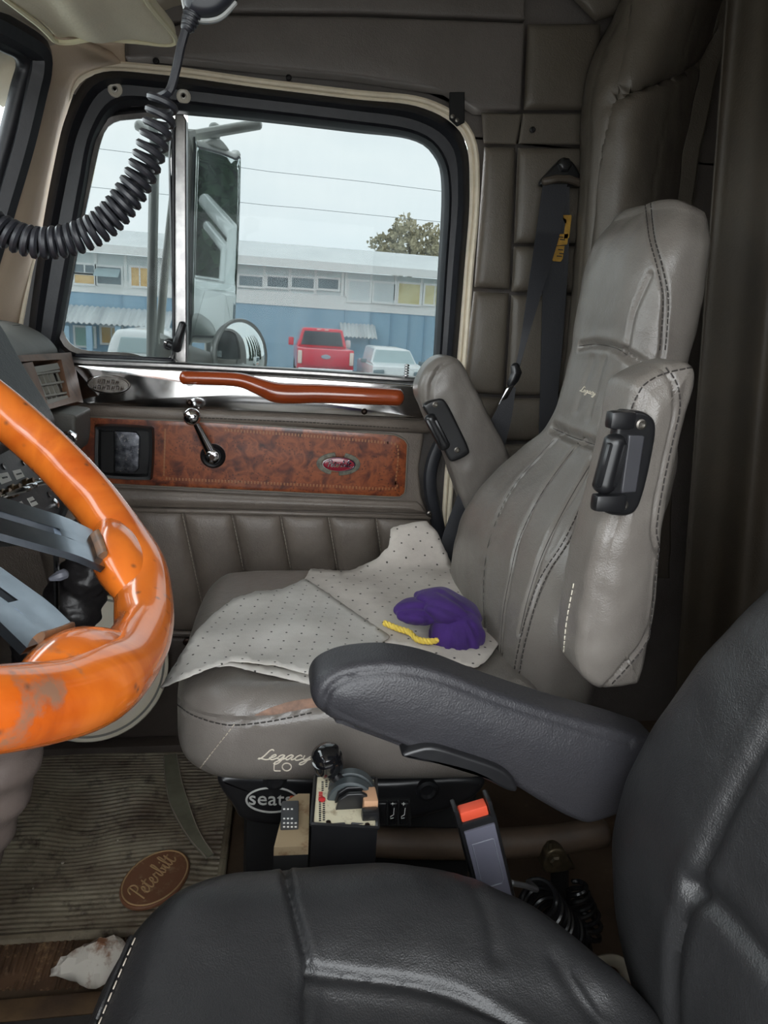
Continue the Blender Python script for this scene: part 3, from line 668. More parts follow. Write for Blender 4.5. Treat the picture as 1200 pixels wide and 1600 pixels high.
# header rail over the windshield
hr = MB().loft([[Wp(a, b, o) for a, b in [(70, 62), (40, 40), (0, 16), (-60, -16)]] for o in (0.03,)]+[[Wp(a, b, 0.012) for a, b in [(60, 72), (45, 64), (0, 34), (-60, 4)]]], closed=False)
tag(hr.build('trim_4', 'headliner'), 'grey rail above the windshield gasket', 'trim', kind='structure')

# ------------------------------------------------------------------ seats
from mathutils.geometry import delaunay_2d_cdt
mat('seat_leather', (118, 113, 107), 0.30, bump=(620, 0.0005, 'leather'), var=(5, (102, 96, 91), 0.8), rvar=0.05)
mat('dark_leather', (42, 42, 43), 0.40, bump=(760, 0.0006, 'leather'), var=(4, (30, 30, 31), 0.8), rvar=0.05)
mat('armrest_vinyl', (48, 47, 50), 0.46, bump=(520, 0.0007, 'leather'), var=(6, (44, 44, 48), 0.8))
mat('thread_cream', (206, 198, 182), 0.7)
def sring(xc, yc, z, hx, hy, e=3.2, n=120, tilt=0.0, push=0.0):
    """superellipse section; tilt leans the section, push hollows the front centre"""
    out = []
    for a in np.linspace(0, 2*math.pi, n, endpoint=False):
        ca, sa = math.cos(a), math.sin(a)
        dx = hx*math.copysign(abs(ca)**(2/e), ca); dy = hy*math.copysign(abs(sa)**(2/e), sa)
        if dx < 0: dx += push*(1-(dy/hy)**2)
        out.append((xc+dx, yc+dy, z+tilt*dx))
    return out
def loft_stations(st, n=150, ring=120, e=3.2, cap_round=True):
    """st rows: (z, x_front, depth, y_near, y_far, tilt, push)"""
    S = resample(cr(st, 10), n); rings = []
    for z, xf, d, y0, y1, tl, pu in S: rings.append(sring(xf+d/2, (y0+y1)/2, z, d/2, (y1-y0)/2, e, ring, tl, pu))
    if cap_round:
        def shrink(r, f, dz): c = np.mean(r, 0); return [tuple(c+(np.array(p)-c)*f+np.array([0, 0, dz])) for p in r]
        top, bot = rings[-1], rings[0]
        rings += [shrink(top, math.cos(a), 0.026*math.sin(a)) for a in (0.35, 0.7, 1.0, 1.25, 1.45, 1.555)]
        rings = [shrink(bot, math.cos(a), -0.02*math.sin(a)) for a in (1.555, 1.3, 1.0, 0.7, 0.35)]+rings
    return MB().loft(rings)
def decal(bv, up, lo, off=0.0008, n=30, m=6):
    A, B = hits(bv, up, n, off), hits(bv, lo, n, off); k = min(len(A), len(B)); A = resample(A, 40); B = resample(B, 40)
    rows = []
    for j in range(m):
        t = j/(m-1); row = []
        for a, b in zip(A, B):
            p = a*(1-t)+b*t; d = p-CAM; d /= np.linalg.norm(d); h = bv.ray_cast(Vector(CAM), Vector(d))
            row.append(np.array(h[0])-d*off if h[0] is not None and abs((np.array(h[0])-p)@d) < 0.02 else p)
        rows.append(row)
    return MB().loft(rows, False)
def embroider(bv, word, px0, px1, h, m, name, parent, r=0.0009, slant=0.25, tail=None):
    ls, wd = script_lines(word); px0, px1 = np.array(px0, float), np.array(px1, float); d = px1-px0; u = d/np.linalg.norm(d); sc = np.linalg.norm(d)/wd
    nrm = np.array([u[1], -u[0]]); mb = MB()
    for st in ls+([tail] if tail else []):
        q = hits(bv, [px0+u*(a+slant*b)*sc+nrm*b*h for a, b in resample(cr(st, 5), 26)], 1, r*0.5, False)
        if len(q) > 2: mb.tube(q, r, 5)
    return mb.build(name, m, parent)

# ---- passenger seat
ps = thing('passenger_seat', 'grey leather high-back passenger seat with both armrests folded up', 'seat', (0.15, 1.14, 0.0))
plan = [(-0.02, 0.866), (0.15, 0.858), (0.34, 0.858), (0.42, 0.90), (0.43, 1.14), (0.42, 1.38), (0.34, 1.425), (0.12, 1.425), (-0.04, 1.415), (-0.105, 1.36), (-0.122, 1.14), (-0.118, 0.96), (-0.09, 0.895)]
pc = MB().slab(resample(cr(plan, 12, True), 240, True), 0.468, 0.612, fr=lambda a, b, h: (a, b, h+0.012*math.exp(-((b-0.87)/0.05)**2)*(1 if h > 0.55 else 0)-(0.02 if h < 0.53 else 0)*max(0, (a-0.05))), r=0.052, bulge1=0.006, k=14,
                 spine=[(0.05, 1.14), (0.25, 1.14)], inner=tuple(np.linspace(0.02, 1, 40)))
s1 = pc.groove([[(274, 1092), (300, 1112), (340, 1125), (372, 1128), (430, 1121), (490, 1108), (560, 1096)]], 0.004, 0.0045)
s2 = pc.groove([[(372, 1129), (345, 1165), (313, 1207)], [(372, 1127), (402, 1090), (440, 1068)]], 0.0035, 0.003)
pbv = pc.tri(); cush = pc.build('seat_cushion', 'seat_leather', ps, weld=True)
stitches('cushion_stitching', hits(pbv, [(274, 1098), (300, 1117), (340, 1130), (372, 1133), (430, 1126), (490, 1113)], 10, 0.0005), MATS['stitch_dark'], cush)
stitches('cushion_stitching', hits(pbv, [(366, 1132), (339, 1166), (308, 1206)], 10, 0.0005), MATS['stitch_light'], cush, dash=0.004)
decal(pbv, [(398, 1117), (425, 1105), (460, 1095), (500, 1090)], [(398, 1118), (430, 1116), (460, 1110), (500, 1104)]).build('worn_patch', mat('raw_hide', (150, 118, 100), 0.85, var=(60, (112, 92, 82), 0.9)), cush, label='worn through pinkish patch on the cushion edge')
embroider(pbv, 'Legacy', (402, 1186), (484, 1188), 16, MATS['thread_cream'], 'cushion_embroidery', cush, 0.0010, 0.35)
lo = MB()
for st in ([(429, 1192), (428, 1198), (428, 1204), (432, 1204), (438, 1204)], [(448+7*math.cos(t), 1198+6*math.sin(t)) for t in np.linspace(0, 6.4, 24)]):
    lo.tube(hits(pbv, st, 2, 0.0005, False), 0.0009, 5)
lo.build('cushion_lettering', 'thread_cream', cush)
# backrest
st = [(0.515, 0.372, 0.16, 0.895, 1.41, -0.12, 0.010), (0.60, 0.366, 0.17, 0.893, 1.415, -0.14, 0.012), (0.68, 0.372, 0.17, 0.892, 1.415, -0.18, 0.010), (0.75, 0.392, 0.165, 0.893, 1.405, -0.25, 0.008),
      (0.82, 0.430, 0.155, 0.898, 1.375, -0.28, 0.006), (0.88, 0.468, 0.145, 0.915, 1.33, -0.28, 0.004), (0.93, 0.498, 0.135, 0.945, 1.29, -0.25, 0.004), (1.00, 0.512, 0.125, 0.975, 1.268, -0.2, 0.008),
      (1.08, 0.522, 0.122, 0.985, 1.266, -0.16, 0.008), (1.15, 0.529, 0.120, 0.986, 1.27, -0.14, 0.002), (1.21, 0.536, 0.116, 0.988, 1.274, -0.14, -0.004), (1.26, 0.548, 0.102, 0.992, 1.268, -0.2, -0.004), (1.295, 0.568, 0.075, 1.01, 1.25, -0.25, 0.0)]
pb = loft_stations(st, 300, 400, 3.0)
pleats = [[(872, 680), (802, 760), (766, 840), (756, 900), (756, 960), (760, 1010)], [(905, 690), (850, 765), (812, 840), (797, 900), (786, 960), (782, 1020)], [(935, 705), (890, 780), (850, 860), (826, 930), (812, 990)]]
sm_ = pb.groove(pleats, 0.0045, 0.0055)
pb.groove([[(862, 668), (895, 683), (945, 700), (985, 712)]], 0.007, 0.011)
pb.groove([[(905, 541), (930, 538), (962, 544), (980, 555), (1005, 570)]], 0.006, 0.010)
hs = pb.groove([[(1012, 312), (1018, 370), (1030, 415), (1039, 460), (1038, 510), (1034, 560), (1010, 640)]], 0.004, 0.004)
pb.groove([[(1016, 430), (990, 490), (978, 550)]], 0.005, 0.004)
pb.groove([[(925, 560), (915, 590), (900, 640)], [(945, 560), (932, 600), (918, 650)], [(960, 590), (945, 640), (935, 690)]], 0.008, 0.0025)
bs = pb.groove([[(912, 790), (885, 845), (845, 910), (817, 1000), (805, 1064)]], 0.004, 0.005)
pb.noise(26, 0.0016, 3.0); pb.noise(9, 0.004, 8.0)
bbv = pb.tri(); back = pb.build('backrest', 'seat_leather', ps, angle=60)
for o in (-4, 5):
    stitches('backrest_stitching', hits(bbv, [(a+o, b) for a, b in [(912, 790), (885, 845), (845, 910), (817, 1000), (805, 1064)]], 10, 0.0006), MATS['stitch_dark'], back)
    stitches('backrest_stitching', hits(bbv, [(a+o, b) for a, b in [(1012, 318), (1018, 370), (1030, 415), (1039, 460), (1038, 510), (1034, 550)]], 10, 0.0006), MATS['stitch_dark'], back)
for ln in pleats: welt('seam_line', hits(bbv, ln, 12, -0.0002), 'stitch_dark', back, 0.0007, 4)
for ln in ([(905, 541), (930, 538), (962, 544), (980, 555)], [(864, 669), (895, 683), (942, 699)]): welt('seam_line', hits(bbv, ln, 12, -0.0002), 'stitch_dark', back, 0.0008, 4)
embroider(bbv, 'Legacy', (906, 611), (930, 618), 9, MATS['thread_cream'], 'backrest_embroidery', back, 0.0009, 0.2)
# armrests
def adjuster(parent, px_plate, px_grip, px_screws, Y, th, lab):
    pl = MB().slab(resample(cr([PY(a, b, Y)[[0, 2]] for a, b in px_plate], 4, True), 70, True), Y-th, Y+0.006, r=0.005).build('adjuster_bracket', 'black_plastic', parent, label=lab, weld=True)
    g = [PY(a, b, Y-th) for a, b in px_grip]
    ax = np.array(g[1])-np.array(g[0]); L = np.linalg.norm(ax)
    MB().tube([g[0]+ax*t for t in np.linspace(0, 1, 12)], 0.0125, 14).build('adjuster_roller', 'black_plastic', pl)
    for k in (-0.010, 0.008):
        o = np.array([k, -0.009, 0]); MB().tube([g[0]+ax*0.08+o, g[0]+ax*0.92+o], 0.0035, 6).build('roller_rib', 'black_plastic', pl)
    for a, b in px_screws: MB().lathe(PY(a, b, Y-th), (0, -1, 0), [(0.0062, -0.003), (0.0062, 0.002), (0.004, 0.003), (0.002, 0.001)], 12).build('screw', 'screw_steel', pl)
    return pl
NA = 0.752
an = [(990, 625), (1000, 598), (1035, 577), (1080, 566), (1093, 590), (1078, 655), (1055, 750), (1040, 850), (1030, 950), (1008, 1062), (985, 1077), (945, 1082), (918, 1066), (905, 1030), (914, 950), (932, 860), (955, 780), (975, 690)]
na = MB().slab(resample(cr([PY(a, b, NA)[[0, 2]] for a, b in an], 8, True), 220, True), NA, NA+0.082, r=0.016, bulge0=0.008, bulge1=0.004, k=6, spine=[PY(1030, 640, NA)[[0, 2]], PY(985, 800, NA)[[0, 2]], PY(960, 980, NA)[[0, 2]]], inner=tuple(np.linspace(0.03, 1, 26)))
nl = [[(1035, 575), (1052, 600), (1056, 640), (1045, 690), (1030, 760), (1020, 830), (1032, 880), (1028, 940), (1000, 1010), (945, 1074)]]
na.groove(nl, 0.0035, 0.004); na.groove([[(905, 900), (893, 960), (887, 1020)]], 0.003, 0.003)
na.noise(38, 0.0016, 1.0); nbv = na.tri()
arm = na.build('armrest', 'seat_leather', ps, weld=True, label='near armrest folded up beside the backrest')
stitches('armrest_stitching', hits(nbv, [(a+6, b) for a, b in nl[0]], 10, 0.0006), MATS['stitch_dark'], arm)
stitches('armrest_stitching', hits(nbv, [(1082, 574), (1038, 584), (1008, 600), (995, 620), (986, 642)], 10, 0.0006), MATS['stitch_dark'], arm)
stitches('armrest_stitching', hits(nbv, [(897, 912), (886, 970), (881, 1020)], 10, 0.0006), MATS['thread_cream'], arm)
adjuster(arm, [(960, 646), (985, 640), (1006, 645), (1018, 664), (1011, 715), (998, 770), (986, 796), (966, 803), (938, 796), (938, 768), (950, 715)], [(962, 687), (942, 762)], [(1001, 663), (973, 789)], NA-0.002, 0.012, 'black plastic tilt adjuster on the near armrest')
pk = MB().slab(resample([PY(a, b, NA)[[0, 2]] for a, b in [(972, 676), (997, 677), (984, 764), (960, 766)]], 40, True), NA-0.0165, NA+0.003, r=0.002); pk.build('adjuster_plate', mat('grey_plastic', (62, 62, 66), 0.35), arm, weld=True)
for a, b, c, d in ((947, 642, 986, 668), (924, 770, 972, 797)):
    p, q = PY(a, (b+d)/2, NA-0.012), PY(c, (b+d)/2, NA-0.012); MB().obox((p+q)/2+np.array([0, -0.004, 0]), q-p, (0, 0.018, 0), (0, 0, 0.020), 0.005).build('adjuster_cap', 'black_plastic', arm)
FA = 1.455
af = [(655, 618), (660, 588), (678, 563), (700, 556), (722, 566), (742, 600), (770, 655), (800, 715), (815, 770), (790, 830), (745, 830), (722, 780), (700, 715), (672, 660)]
fa = MB().slab(resample(cr([PY(a, b, FA)[[0, 2]] for a, b in af], 8, True), 180, True), FA, FA+0.075, r=0.018, bulge0=0.006, spine=[PY(700, 610, FA)[[0, 2]], PY(765, 780, FA)[[0, 2]]], inner=tuple(np.linspace(0.04, 1, 18)), k=6)
fa.groove([[(672, 640), (674, 600), (690, 572), (712, 562)]], 0.004, 0.004); fa.noise(30, 0.0022, 5.0)
fo = fa.build('armrest', 'seat_leather', ps, weld=True, label='far armrest folded up against the door')
adjuster(fo, [(660, 632), (685, 622), (697, 630), (715, 665), (731, 700), (728, 710), (706, 720), (697, 712), (685, 685), (668, 650)], [(671, 652), (695, 698)], [(680, 632), (714, 703)], FA-0.002, 0.012, 'black plastic tilt adjuster on the far armrest')
# base
bs_ = [(345, 1214), (470, 1216), (600, 1222), (735, 1214), (760, 1228), (720, 1262), (600, 1292), (480, 1296), (388, 1288), (362, 1262)]
base = MB().slab(resample(cr([PY(a, b, 0.89)[[0, 2]] for a, b in bs_], 8, True), 160, True), 0.89, 1.38, r=0.012, spine=[PY(420, 1250, 0.89)[[0, 2]], PY(650, 1245, 0.89)[[0, 2]]])
bo = base.build('seat_base', 'black_plastic', ps, weld=True)
BY = 0.889
MB().tube([PY(425+40*math.cos(t), 1250+19*math.sin(t), BY) for t in np.linspace(0, 2*math.pi, 60, endpoint=False)], 0.0016, 6, closed=True).build('logo_ring', mat('logo_silver', (176, 176, 172), 0.45), bo)
ex = (PY(460, 1252, BY)-PY(390, 1250, BY)); ex = ex/np.linalg.norm(ex); cz = PY(423, 1250, BY-0.0012)
text_on('logo_lettering', 'seats', lambda a, b, c: cz+ex*a+np.array([0, -c, b]), 0.032, MATS['logo_silver'], bo)
MB().lathe(PY(456, 1248, BY-0.001), (0, -1, 0), [(0.004, -0.002), (0.004, 0.001), (0.002, 0.0015)], 12).build('logo_dot', mat('logo_orange', (206, 84, 40), 0.5), bo)
for a, b in ((430, 1216), (667, 1234)):
    MB().lathe(PY(a, b, BY), (0, -1, 0), [(0.017, -0.004), (0.017, 0.004), (0.012, 0.006), (0.009, 0.001), (0.004, 0.0)], 18).build('base_screw', 'black_plastic', bo)
swp = MB().slab(resample([PY(a, b, BY)[[0, 2]] for a, b in [(586, 1246), (640, 1247), (642, 1288), (586, 1288)]], 50, True), BY-0.006, BY+0.004, r=0.003).build('switch_plate', 'matte_black', bo, weld=True)
for k, a in enumerate((590, 607, 624)):
    MB().slab(resample([PY(p, q, BY-0.006)[[0, 2]] for p, q in [(a, 1250), (a+14, 1250), (a+13, 1285), (a, 1285)]], 36, True), BY-0.013, BY-0.004, r=0.003, bulge0=0.002).build('seat_switch', 'black_plastic', bo, weld=True)
    if k:
        ic = MB()
        for ln in ([(a+9, 1263), (a+8, 1273), (a+3, 1276), (a+3, 1279), (a+8, 1278)], [(a+4, 1256), (a+9, 1256)], [(a+6.5, 1253.5), (a+6.5, 1258.5)]): ic.tube([PY(p, q, BY-0.0155) for p, q in ln], 0.0006, 4)
        ic.build('switch_icon', 'white_label', bo)
MB().box(-0.02, 0.36, 0.96, 1.34, 0.0, 0.40, 0.02).build('pedestal', 'matte_black', ps)
tb = [PY(a, b, 0.93) for a, b in [(560, 1312), (640, 1318), (760, 1320), (870, 1312), (940, 1300)]]
MB().tube(resample(tb, 20), 0.024, 12).build('pedestal_rail', mat('brown_rail', (92, 76, 62), 0.55, var=(20, (66, 56, 48), 0.8)), ps, label='dusty brown rail under the seat')

# ---- driver seat
ds = thing('driver_seat', 'black leather driver seat in the foreground with its armrest down', 'seat', (0.15, 0.4, 0.0))
plan = [(-0.146, 0.30), (-0.150, 0.42), (-0.142, 0.52), (-0.115, 0.590), (-0.06, 0.638), (0.02, 0.660), (0.11, 0.664), (0.19, 0.650), (0.26, 0.614), (0.32, 0.562), (0.37, 0.50), (0.41, 0.40), (0.41, 0.20), (0.25, 0.15), (0.0, 0.15), (-0.13, 0.18)]
def dfr(a, b, h):
    top = max(0.0, (h-0.44)/0.12)
    bol = 0.020*math.exp(-((b-0.575)/0.06)**2)
    dip = -0.020*(1/(1+math.exp((b-0.505+0.12*max(0, a-0.05))/0.010)))*(1/(1+math.exp(-(a-0.045)/0.008)))
    return (a, b, h+top*(bol+dip-0.10*max(0, a-0.16)+0.012*math.exp(-((a+0.06)/0.06)**2)))
dc = MB().slab(resample(cr(plan, 12, True), 520, True), 0.40, 0.552, fr=dfr, r=0.065, bulge1=0.006, k=14, spine=[(0.02, 0.38), (0.25, 0.36)], inner=tuple(np.linspace(0.015, 1, 80)))
dc.groove([[(441, 1335), (452, 1390), (470, 1460), (482, 1512), (480, 1560), (478, 1610)]], 0.004, 0.006)
dc.groove([[(483, 1520), (560, 1530), (640, 1540), (720, 1560), (800, 1600), (830, 1620)]], 0.005, 0.006)
dc.groove([[(200, 1478), (172, 1540), (140, 1610)]], 0.003, 0.003)
dc.groove([[(735, 1375), (760, 1425), (775, 1490)], [(870, 1500), (905, 1560), (950, 1610)], [(905, 1525), (940, 1580)]], 0.008, 0.0028)
dc.noise(22, 0.0022, 2.0)
dbv = dc.tri(); dco = dc.build('seat_cushion', 'dark_leather', ds, weld=True, angle=60)
welt('cushion_piping', hits(dbv, [(206, 1465), (176, 1535), (146, 1610)], 12, 0.001), 'dark_leather', dco, 0.0022)
stitches('cushion_stitching', hits(dbv, [(212, 1467), (182, 1537), (152, 1610)], 12, 0.001), MATS['stitch_light'], dco, r=0.0007)
st = [(0.44, 0.385, 0.15, 0.16, 0.585, -0.1, 0.0), (0.50, 0.362, 0.17, 0.145, 0.612, -0.2, 0.012), (0.58, 0.350, 0.18, 0.135, 0.630, -0.3, 0.026), (0.66, 0.362, 0.18, 0.135, 0.632, -0.35, 0.030), (0.74, 0.388, 0.18, 0.140, 0.622, -0.4, 0.028),
      (0.82, 0.420, 0.17, 0.145, 0.603, -0.4, 0.022), (0.90, 0.455, 0.16, 0.160, 0.570, -0.4, 0.014), (0.98, 0.490, 0.15, 0.19, 0.53, -0.4, 0.008), (1.06, 0.52, 0.13, 0.22, 0.50, -0.4, 0.0), (1.14, 0.55, 0.11, 0.24, 0.48, -0.3, 0.0)]
dk = loft_stations(st, 240, 300, 3.2)
dk.groove([[(1230, 1090), (1180, 1180), (1130, 1270), (1090, 1370), (1062, 1450), (1050, 1530), (1052, 1620)]], 0.008, 0.008)
dk.groove([[(1086, 1385), (1130, 1425), (1180, 1480), (1230, 1540)]], 0.010, 0.008)
dk.noise(20, 0.0022, 4.0)
dk.build('backrest', 'dark_leather', ds, angle=60)
RY = 0.662
ar = [(487, 1096), (493, 1070), (520, 1052), (560, 1042), (620, 1040), (690, 1054), (780, 1088), (880, 1120), (1000, 1154), (1040, 1180), (1000, 1260), (935, 1292), (900, 1288), (850, 1262), (800, 1232), (740, 1205), (680, 1190), (620, 1172), (560, 1150), (505, 1122)]
ra = MB().slab(resample(cr([PY(a, b, RY)[[0, 2]] for a, b in ar], 8, True), 420, True), RY, RY+0.066, r=0.016, bulge0=0.005, k=8, spine=[PY(560, 1090, RY)[[0, 2]], PY(760, 1140, RY)[[0, 2]], PY(950, 1210, RY)[[0, 2]]], inner=tuple(np.linspace(0.03, 1, 26)))
ra.groove([[(506, 1116), (508, 1092), (524, 1068), (560, 1054), (620, 1050), (690, 1064), (780, 1098), (880, 1130), (985, 1160)], [(506, 1116), (560, 1140), (630, 1166)]], 0.004, 0.003)
ao = ra.build('armrest', 'armrest_vinyl', ds, weld=True, label='charcoal driver armrest lowered between the seats')
hl = [(628, 1180), (650, 1168), (680, 1165), (730, 1180), (780, 1198), (803, 1218), (806, 1234), (790, 1232), (740, 1208), (690, 1194)]
MB().slab(resample(cr([PY(a, b, RY-0.006)[[0, 2]] for a, b in hl], 6, True), 90, True), RY-0.010, RY+0.05, r=0.004, spine=[PY(660, 1178, RY)[[0, 2]], PY(780, 1215, RY)[[0, 2]]]).build('armrest_lever', 'black_plastic', ao, weld=True, label='smooth black lever under the armrest')
MB().box(0.02, 0.36, 0.24, 0.55, 0.0, 0.42, 0.02).build('pedestal', 'matte_black', ds)

# ------------------------------------------------------------------ rest of the cab shell
wn = MB(); wn.box(-0.95, -0.50, -0.14, -0.11, 0.0, 1.2); wn.box(-0.50, 0.50, -0.14, -0.11, 0.0, 0.62); wn.box(0.50, 1.75, -0.14, -0.11, 0.0, 1.90); wn.box(-0.50, 0.52, -0.14, -0.11, 1.55, 1.90)  # unseen; lower doorway closed off to hold back light from the driver side
tag(wn.build('wall_near', 'header_leather', smooth=False), 'unseen driver side of the cab behind the viewer, closed below its opening to cut side light', 'wall', kind='structure')
tag(MB().box(1.72, 1.75, -0.11, 1.755, 0.0, 1.86).build('wall_rear', 'matte_black', smooth=False), 'black back wall deep inside the sleeper', 'wall', kind='structure')
wfr = MB().box(-1.0, -0.97, -0.11, 1.755, 0.0, 0.98); wfr.box(-0.97, -0.60, -0.11, 1.755, 0.95, 0.98)
tag(wfr.build('wall_front', 'matte_black', smooth=False), 'black firewall and cowl ahead of the dashboard', 'wall', kind='structure')

# ------------------------------------------------------------------ sleeper surround and curtain
sf = []
Lp = [(1010, -60), (972, 30), (934, 110), (922, 180), (920, 260), (914, 360), (904, 470), (892, 600), (872, 740), (860, 900)]
Rp = [(1165, -60), (1140, 20), (1115, 110), (1098, 190), (1083, 260), (1070, 360), (1060, 470), (1050, 600), (1045, 740), (1040, 900)]
for (a, b), (c, d) in zip(resample(cr(Lp, 8), 90), resample(cr(Rp, 8), 90)):
    row = []
    for t in np.linspace(0, 1, 60):
        Y = 1.665-0.055*min(1, t/0.10)**0.6-0.12*math.sin(math.pi*min(1, t*1.05))**0.9+0.22*t*t
        px, py = a+(c-a)*t, b+(d-b)*t
        row.append(PY(px, py, min(Y, 1.70)))
    sf.append(row)
sb = MB().loft(sf, closed=False, cap=False)
sb.groove([[(982, 30), (950, 110), (938, 180), (934, 270), (924, 400), (912, 520), (900, 640)]], 0.004, 0.006)
sb.groove([[(1000, 0), (985, 70), (966, 150), (948, 250), (940, 330), (932, 420), (925, 520)]], 0.0035, 0.007)
sb.groove([[(1075, 10), (1055, 80), (1040, 140), (1020, 220), (1005, 310)]], 0.0035, 0.004)
sb.groove([[(962, 165), (985, 148), (1030, 128), (1080, 100), (1110, 60)]], 0.012, 0.014)
sb.groove([[(936, 335), (960, 334), (1000, 322)]], 0.004, 0.005)
sb.noise(16, 0.004, 9.0)
sbv = sb.tri()
ss = thing('sleeper_surround', 'dark padded leather surround of the sleeper opening behind the passenger seat', 'upholstery', PY(960, 900, 1.6))
so = sb.build('padding', 'quilt_leather', ss, angle=60); so.modifiers.new('thick', 'SOLIDIFY').thickness = 0.02
stitches('surround_stitching', hits(sbv, [(976, 30), (944, 112), (933, 180), (929, 270), (919, 400), (907, 520)], 10, 0.001), MATS['stitch_light'], so, dash=0.006, gap=0.004, r=0.0007)
cu = []
for i, s_ in enumerate(np.linspace(0, 1, 120)):
    px0 = 1140+s_*260; row = []
    for t in np.linspace(0, 1, 40):
        py = -80+t*1300; px = px0-95*t*(1-0.3*s_)-40*s_*t
        Y = 1.34-0.28*s_+0.022*math.sin(s_*11+0.6*math.sin(t*3))+0.006*math.sin(s_*27+t*2)
        row.append(PY(px, py, Y))
    cu.append(row)
co_ = MB().loft(cu, closed=False, cap=False).build('sleeper_curtain', mat('curtain_vinyl', (66, 58, 47), 0.6, bump=(300, 0.0006, 'leather'), var=(6, (52, 46, 38), 0.8)))
co_.modifiers.new('thick', 'SOLIDIFY').thickness = 0.003
tag(co_, 'brown vinyl sleeper curtain hanging in folds at the right edge', 'curtain')
tag(MB().box(1.22, 1.70, 0.20, 1.50, 0.0, 0.40, 0.03).build('sleeper_bunk', 'matte_black'), 'black carpeted bunk base behind the passenger seat', 'bunk')

# ------------------------------------------------------------------ dashboard
db = thing('dashboard', 'grey padded dashboard with wood trimmed air vents and dark switch panel', 'dashboard', (-0.6, 1.0, 0.55))
mat('dash_pad', (112, 112, 108), 0.55, bump=(500, 0.0005, 'leather'), var=(8, (96, 96, 94), 0.8))
mat('dash_dark', (50, 52, 55), 0.5, var=(20, (38, 39, 42), 0.9), bump=(200, 0.0004, 'noise'), wear=(70, (88, 88, 86), 0.62, 0.8))
mat('vent_grey', (150, 148, 138), 0.5)
ramp_mat('dash_wood', 9, [(0.3, (96, 68, 52)), (0.5, (132, 100, 80)), (0.7, (112, 80, 62))], rough=0.5, coat=0.0)
def extrude_y(prof, y0, y1, n=60, bev=0.0):
    P = resample(cr(prof, 6, True), n, True); return MB().loft([[(x, y, z) for x, z in P] for y in (y0, y1)])
def ext(prof, y0, y1, r=0.02, n=120):
    return MB().slab(resample(cr(prof, 6, True), n, True), y0, y1, r=r)
padp = [(-0.66, 0.99), (-0.64, 1.035), (-0.57, 1.066), (-0.50, 1.064), (-0.452, 1.042), (-0.430, 1.012), (-0.45, 0.995), (-0.55, 0.985)]
ext(padp, -0.10, 1.632, 0.03).build('dash_top', 'dash_pad', db, weld=True)
dsl = MB().slab(resample([(-0.475, 1.50), (-0.452, 1.50), (-0.500, 1.60), (-0.53, 1.60)], 40, True), 0.0, 0.004, fr=lambda a, b, h: (a, b, 1.058+h-0.9*max(0, a+0.49)), r=0.0015).build('defrost_slot', 'matte_black', db, weld=True)
def Vpl(px, py, off=0.0):
    nn = np.array([1, 0, 0.42]); nn = nn/np.linalg.norm(nn); p0 = np.array([-0.428, 1.5, 1.008]); d = ray(px, py); t = ((p0-CAM)@nn)/(d@nn); return CAM+d*t+nn*off
VN = np.array([1, 0, 0.42])/np.linalg.norm([1, 0, 0.42])
def vplate(q, off0, off1, bev=0.0015):
    a = [Vpl(x, y) for x, y in q]; mb = MB()
    mb.add([p+VN*off0 for p in a]+[p+VN*off1 for p in a], [(3, 2, 1, 0), (4, 5, 6, 7)]+[(i, (i+1) % 4, 4+(i+1) % 4, 4+i) for i in range(4)])
    return mb
vz = vplate([(46, 567), (91, 562), (106, 622), (70, 634)], -0.045, -0.040).build('vent_recess', 'matte_black', db, smooth=False)
for q in ([(-60, 562), (107, 552), (92, 563), (-60, 572)], [(107, 552), (124, 627), (105, 622), (91, 562)], [(124, 627), (40, 650), (66, 635), (105, 622)], [(30, 570), (46, 567), (70, 634), (52, 640)], [(-60, 572), (2, 569), (28, 640), (-60, 660)], [(-60, 655), (40, 650), (52, 640), (-60, 646)]):
    vplate(q, -0.05, 0.006).build('vent_bezel', 'dash_wood', db, smooth=False)
lv = vplate([(50, 574), (87, 568), (91, 577), (54, 584)], -0.03, 0.004).build('vent_louver', 'vent_grey', db, smooth=False)
for k in range(3):
    y = 584+k*17; x = 54+k*6.5; vplate([(x, y), (x+38, y-6), (x+39, y-3), (x+1, y+3)], -0.03, 0.002).build('louver_bar', 'vent_grey', lv, smooth=False)
for k in range(6):
    x = 53+k*7.4; vplate([(x, 584-k*1.2), (x+2, 583.7-k*1.2), (x+20, 630-k*1.6), (x+18, 630-k*1.6)], -0.032, -0.004).build('louver_fin', 'vent_grey', lv, smooth=False)
vplate([(68, 626), (103, 618), (105, 622), (70, 634)], -0.04, 0.003).build('louver_bar', 'vent_grey', lv, smooth=False)
vplate([(90, 575), (94, 575), (106, 620), (100, 621)], -0.04, -0.006).build('louver_side', 'black_plastic', lv, smooth=False)
# wooden end piece against the door
vplate([(107, 558), (118, 563), (133, 628), (124, 627)], -0.10, -0.004).build('end_trim', 'dash_wood', db, smooth=False)
# instrument hood in black leather
hood = [(-0.64, 0.98), (-0.62, 1.075), (-0.50, 1.112), (-0.42, 1.108), (-0.388, 1.085), (-0.350, 1.010), (-0.316, 0.945), (-0.326, 0.925), (-0.36, 0.93), (-0.44, 0.93)]
ext(hood, 0.10, 1.15, 0.012).build('instrument_hood', mat('hood_leather', (17, 17, 19), 0.5, bump=(380, 0.0012, 'leather')), db, weld=True)
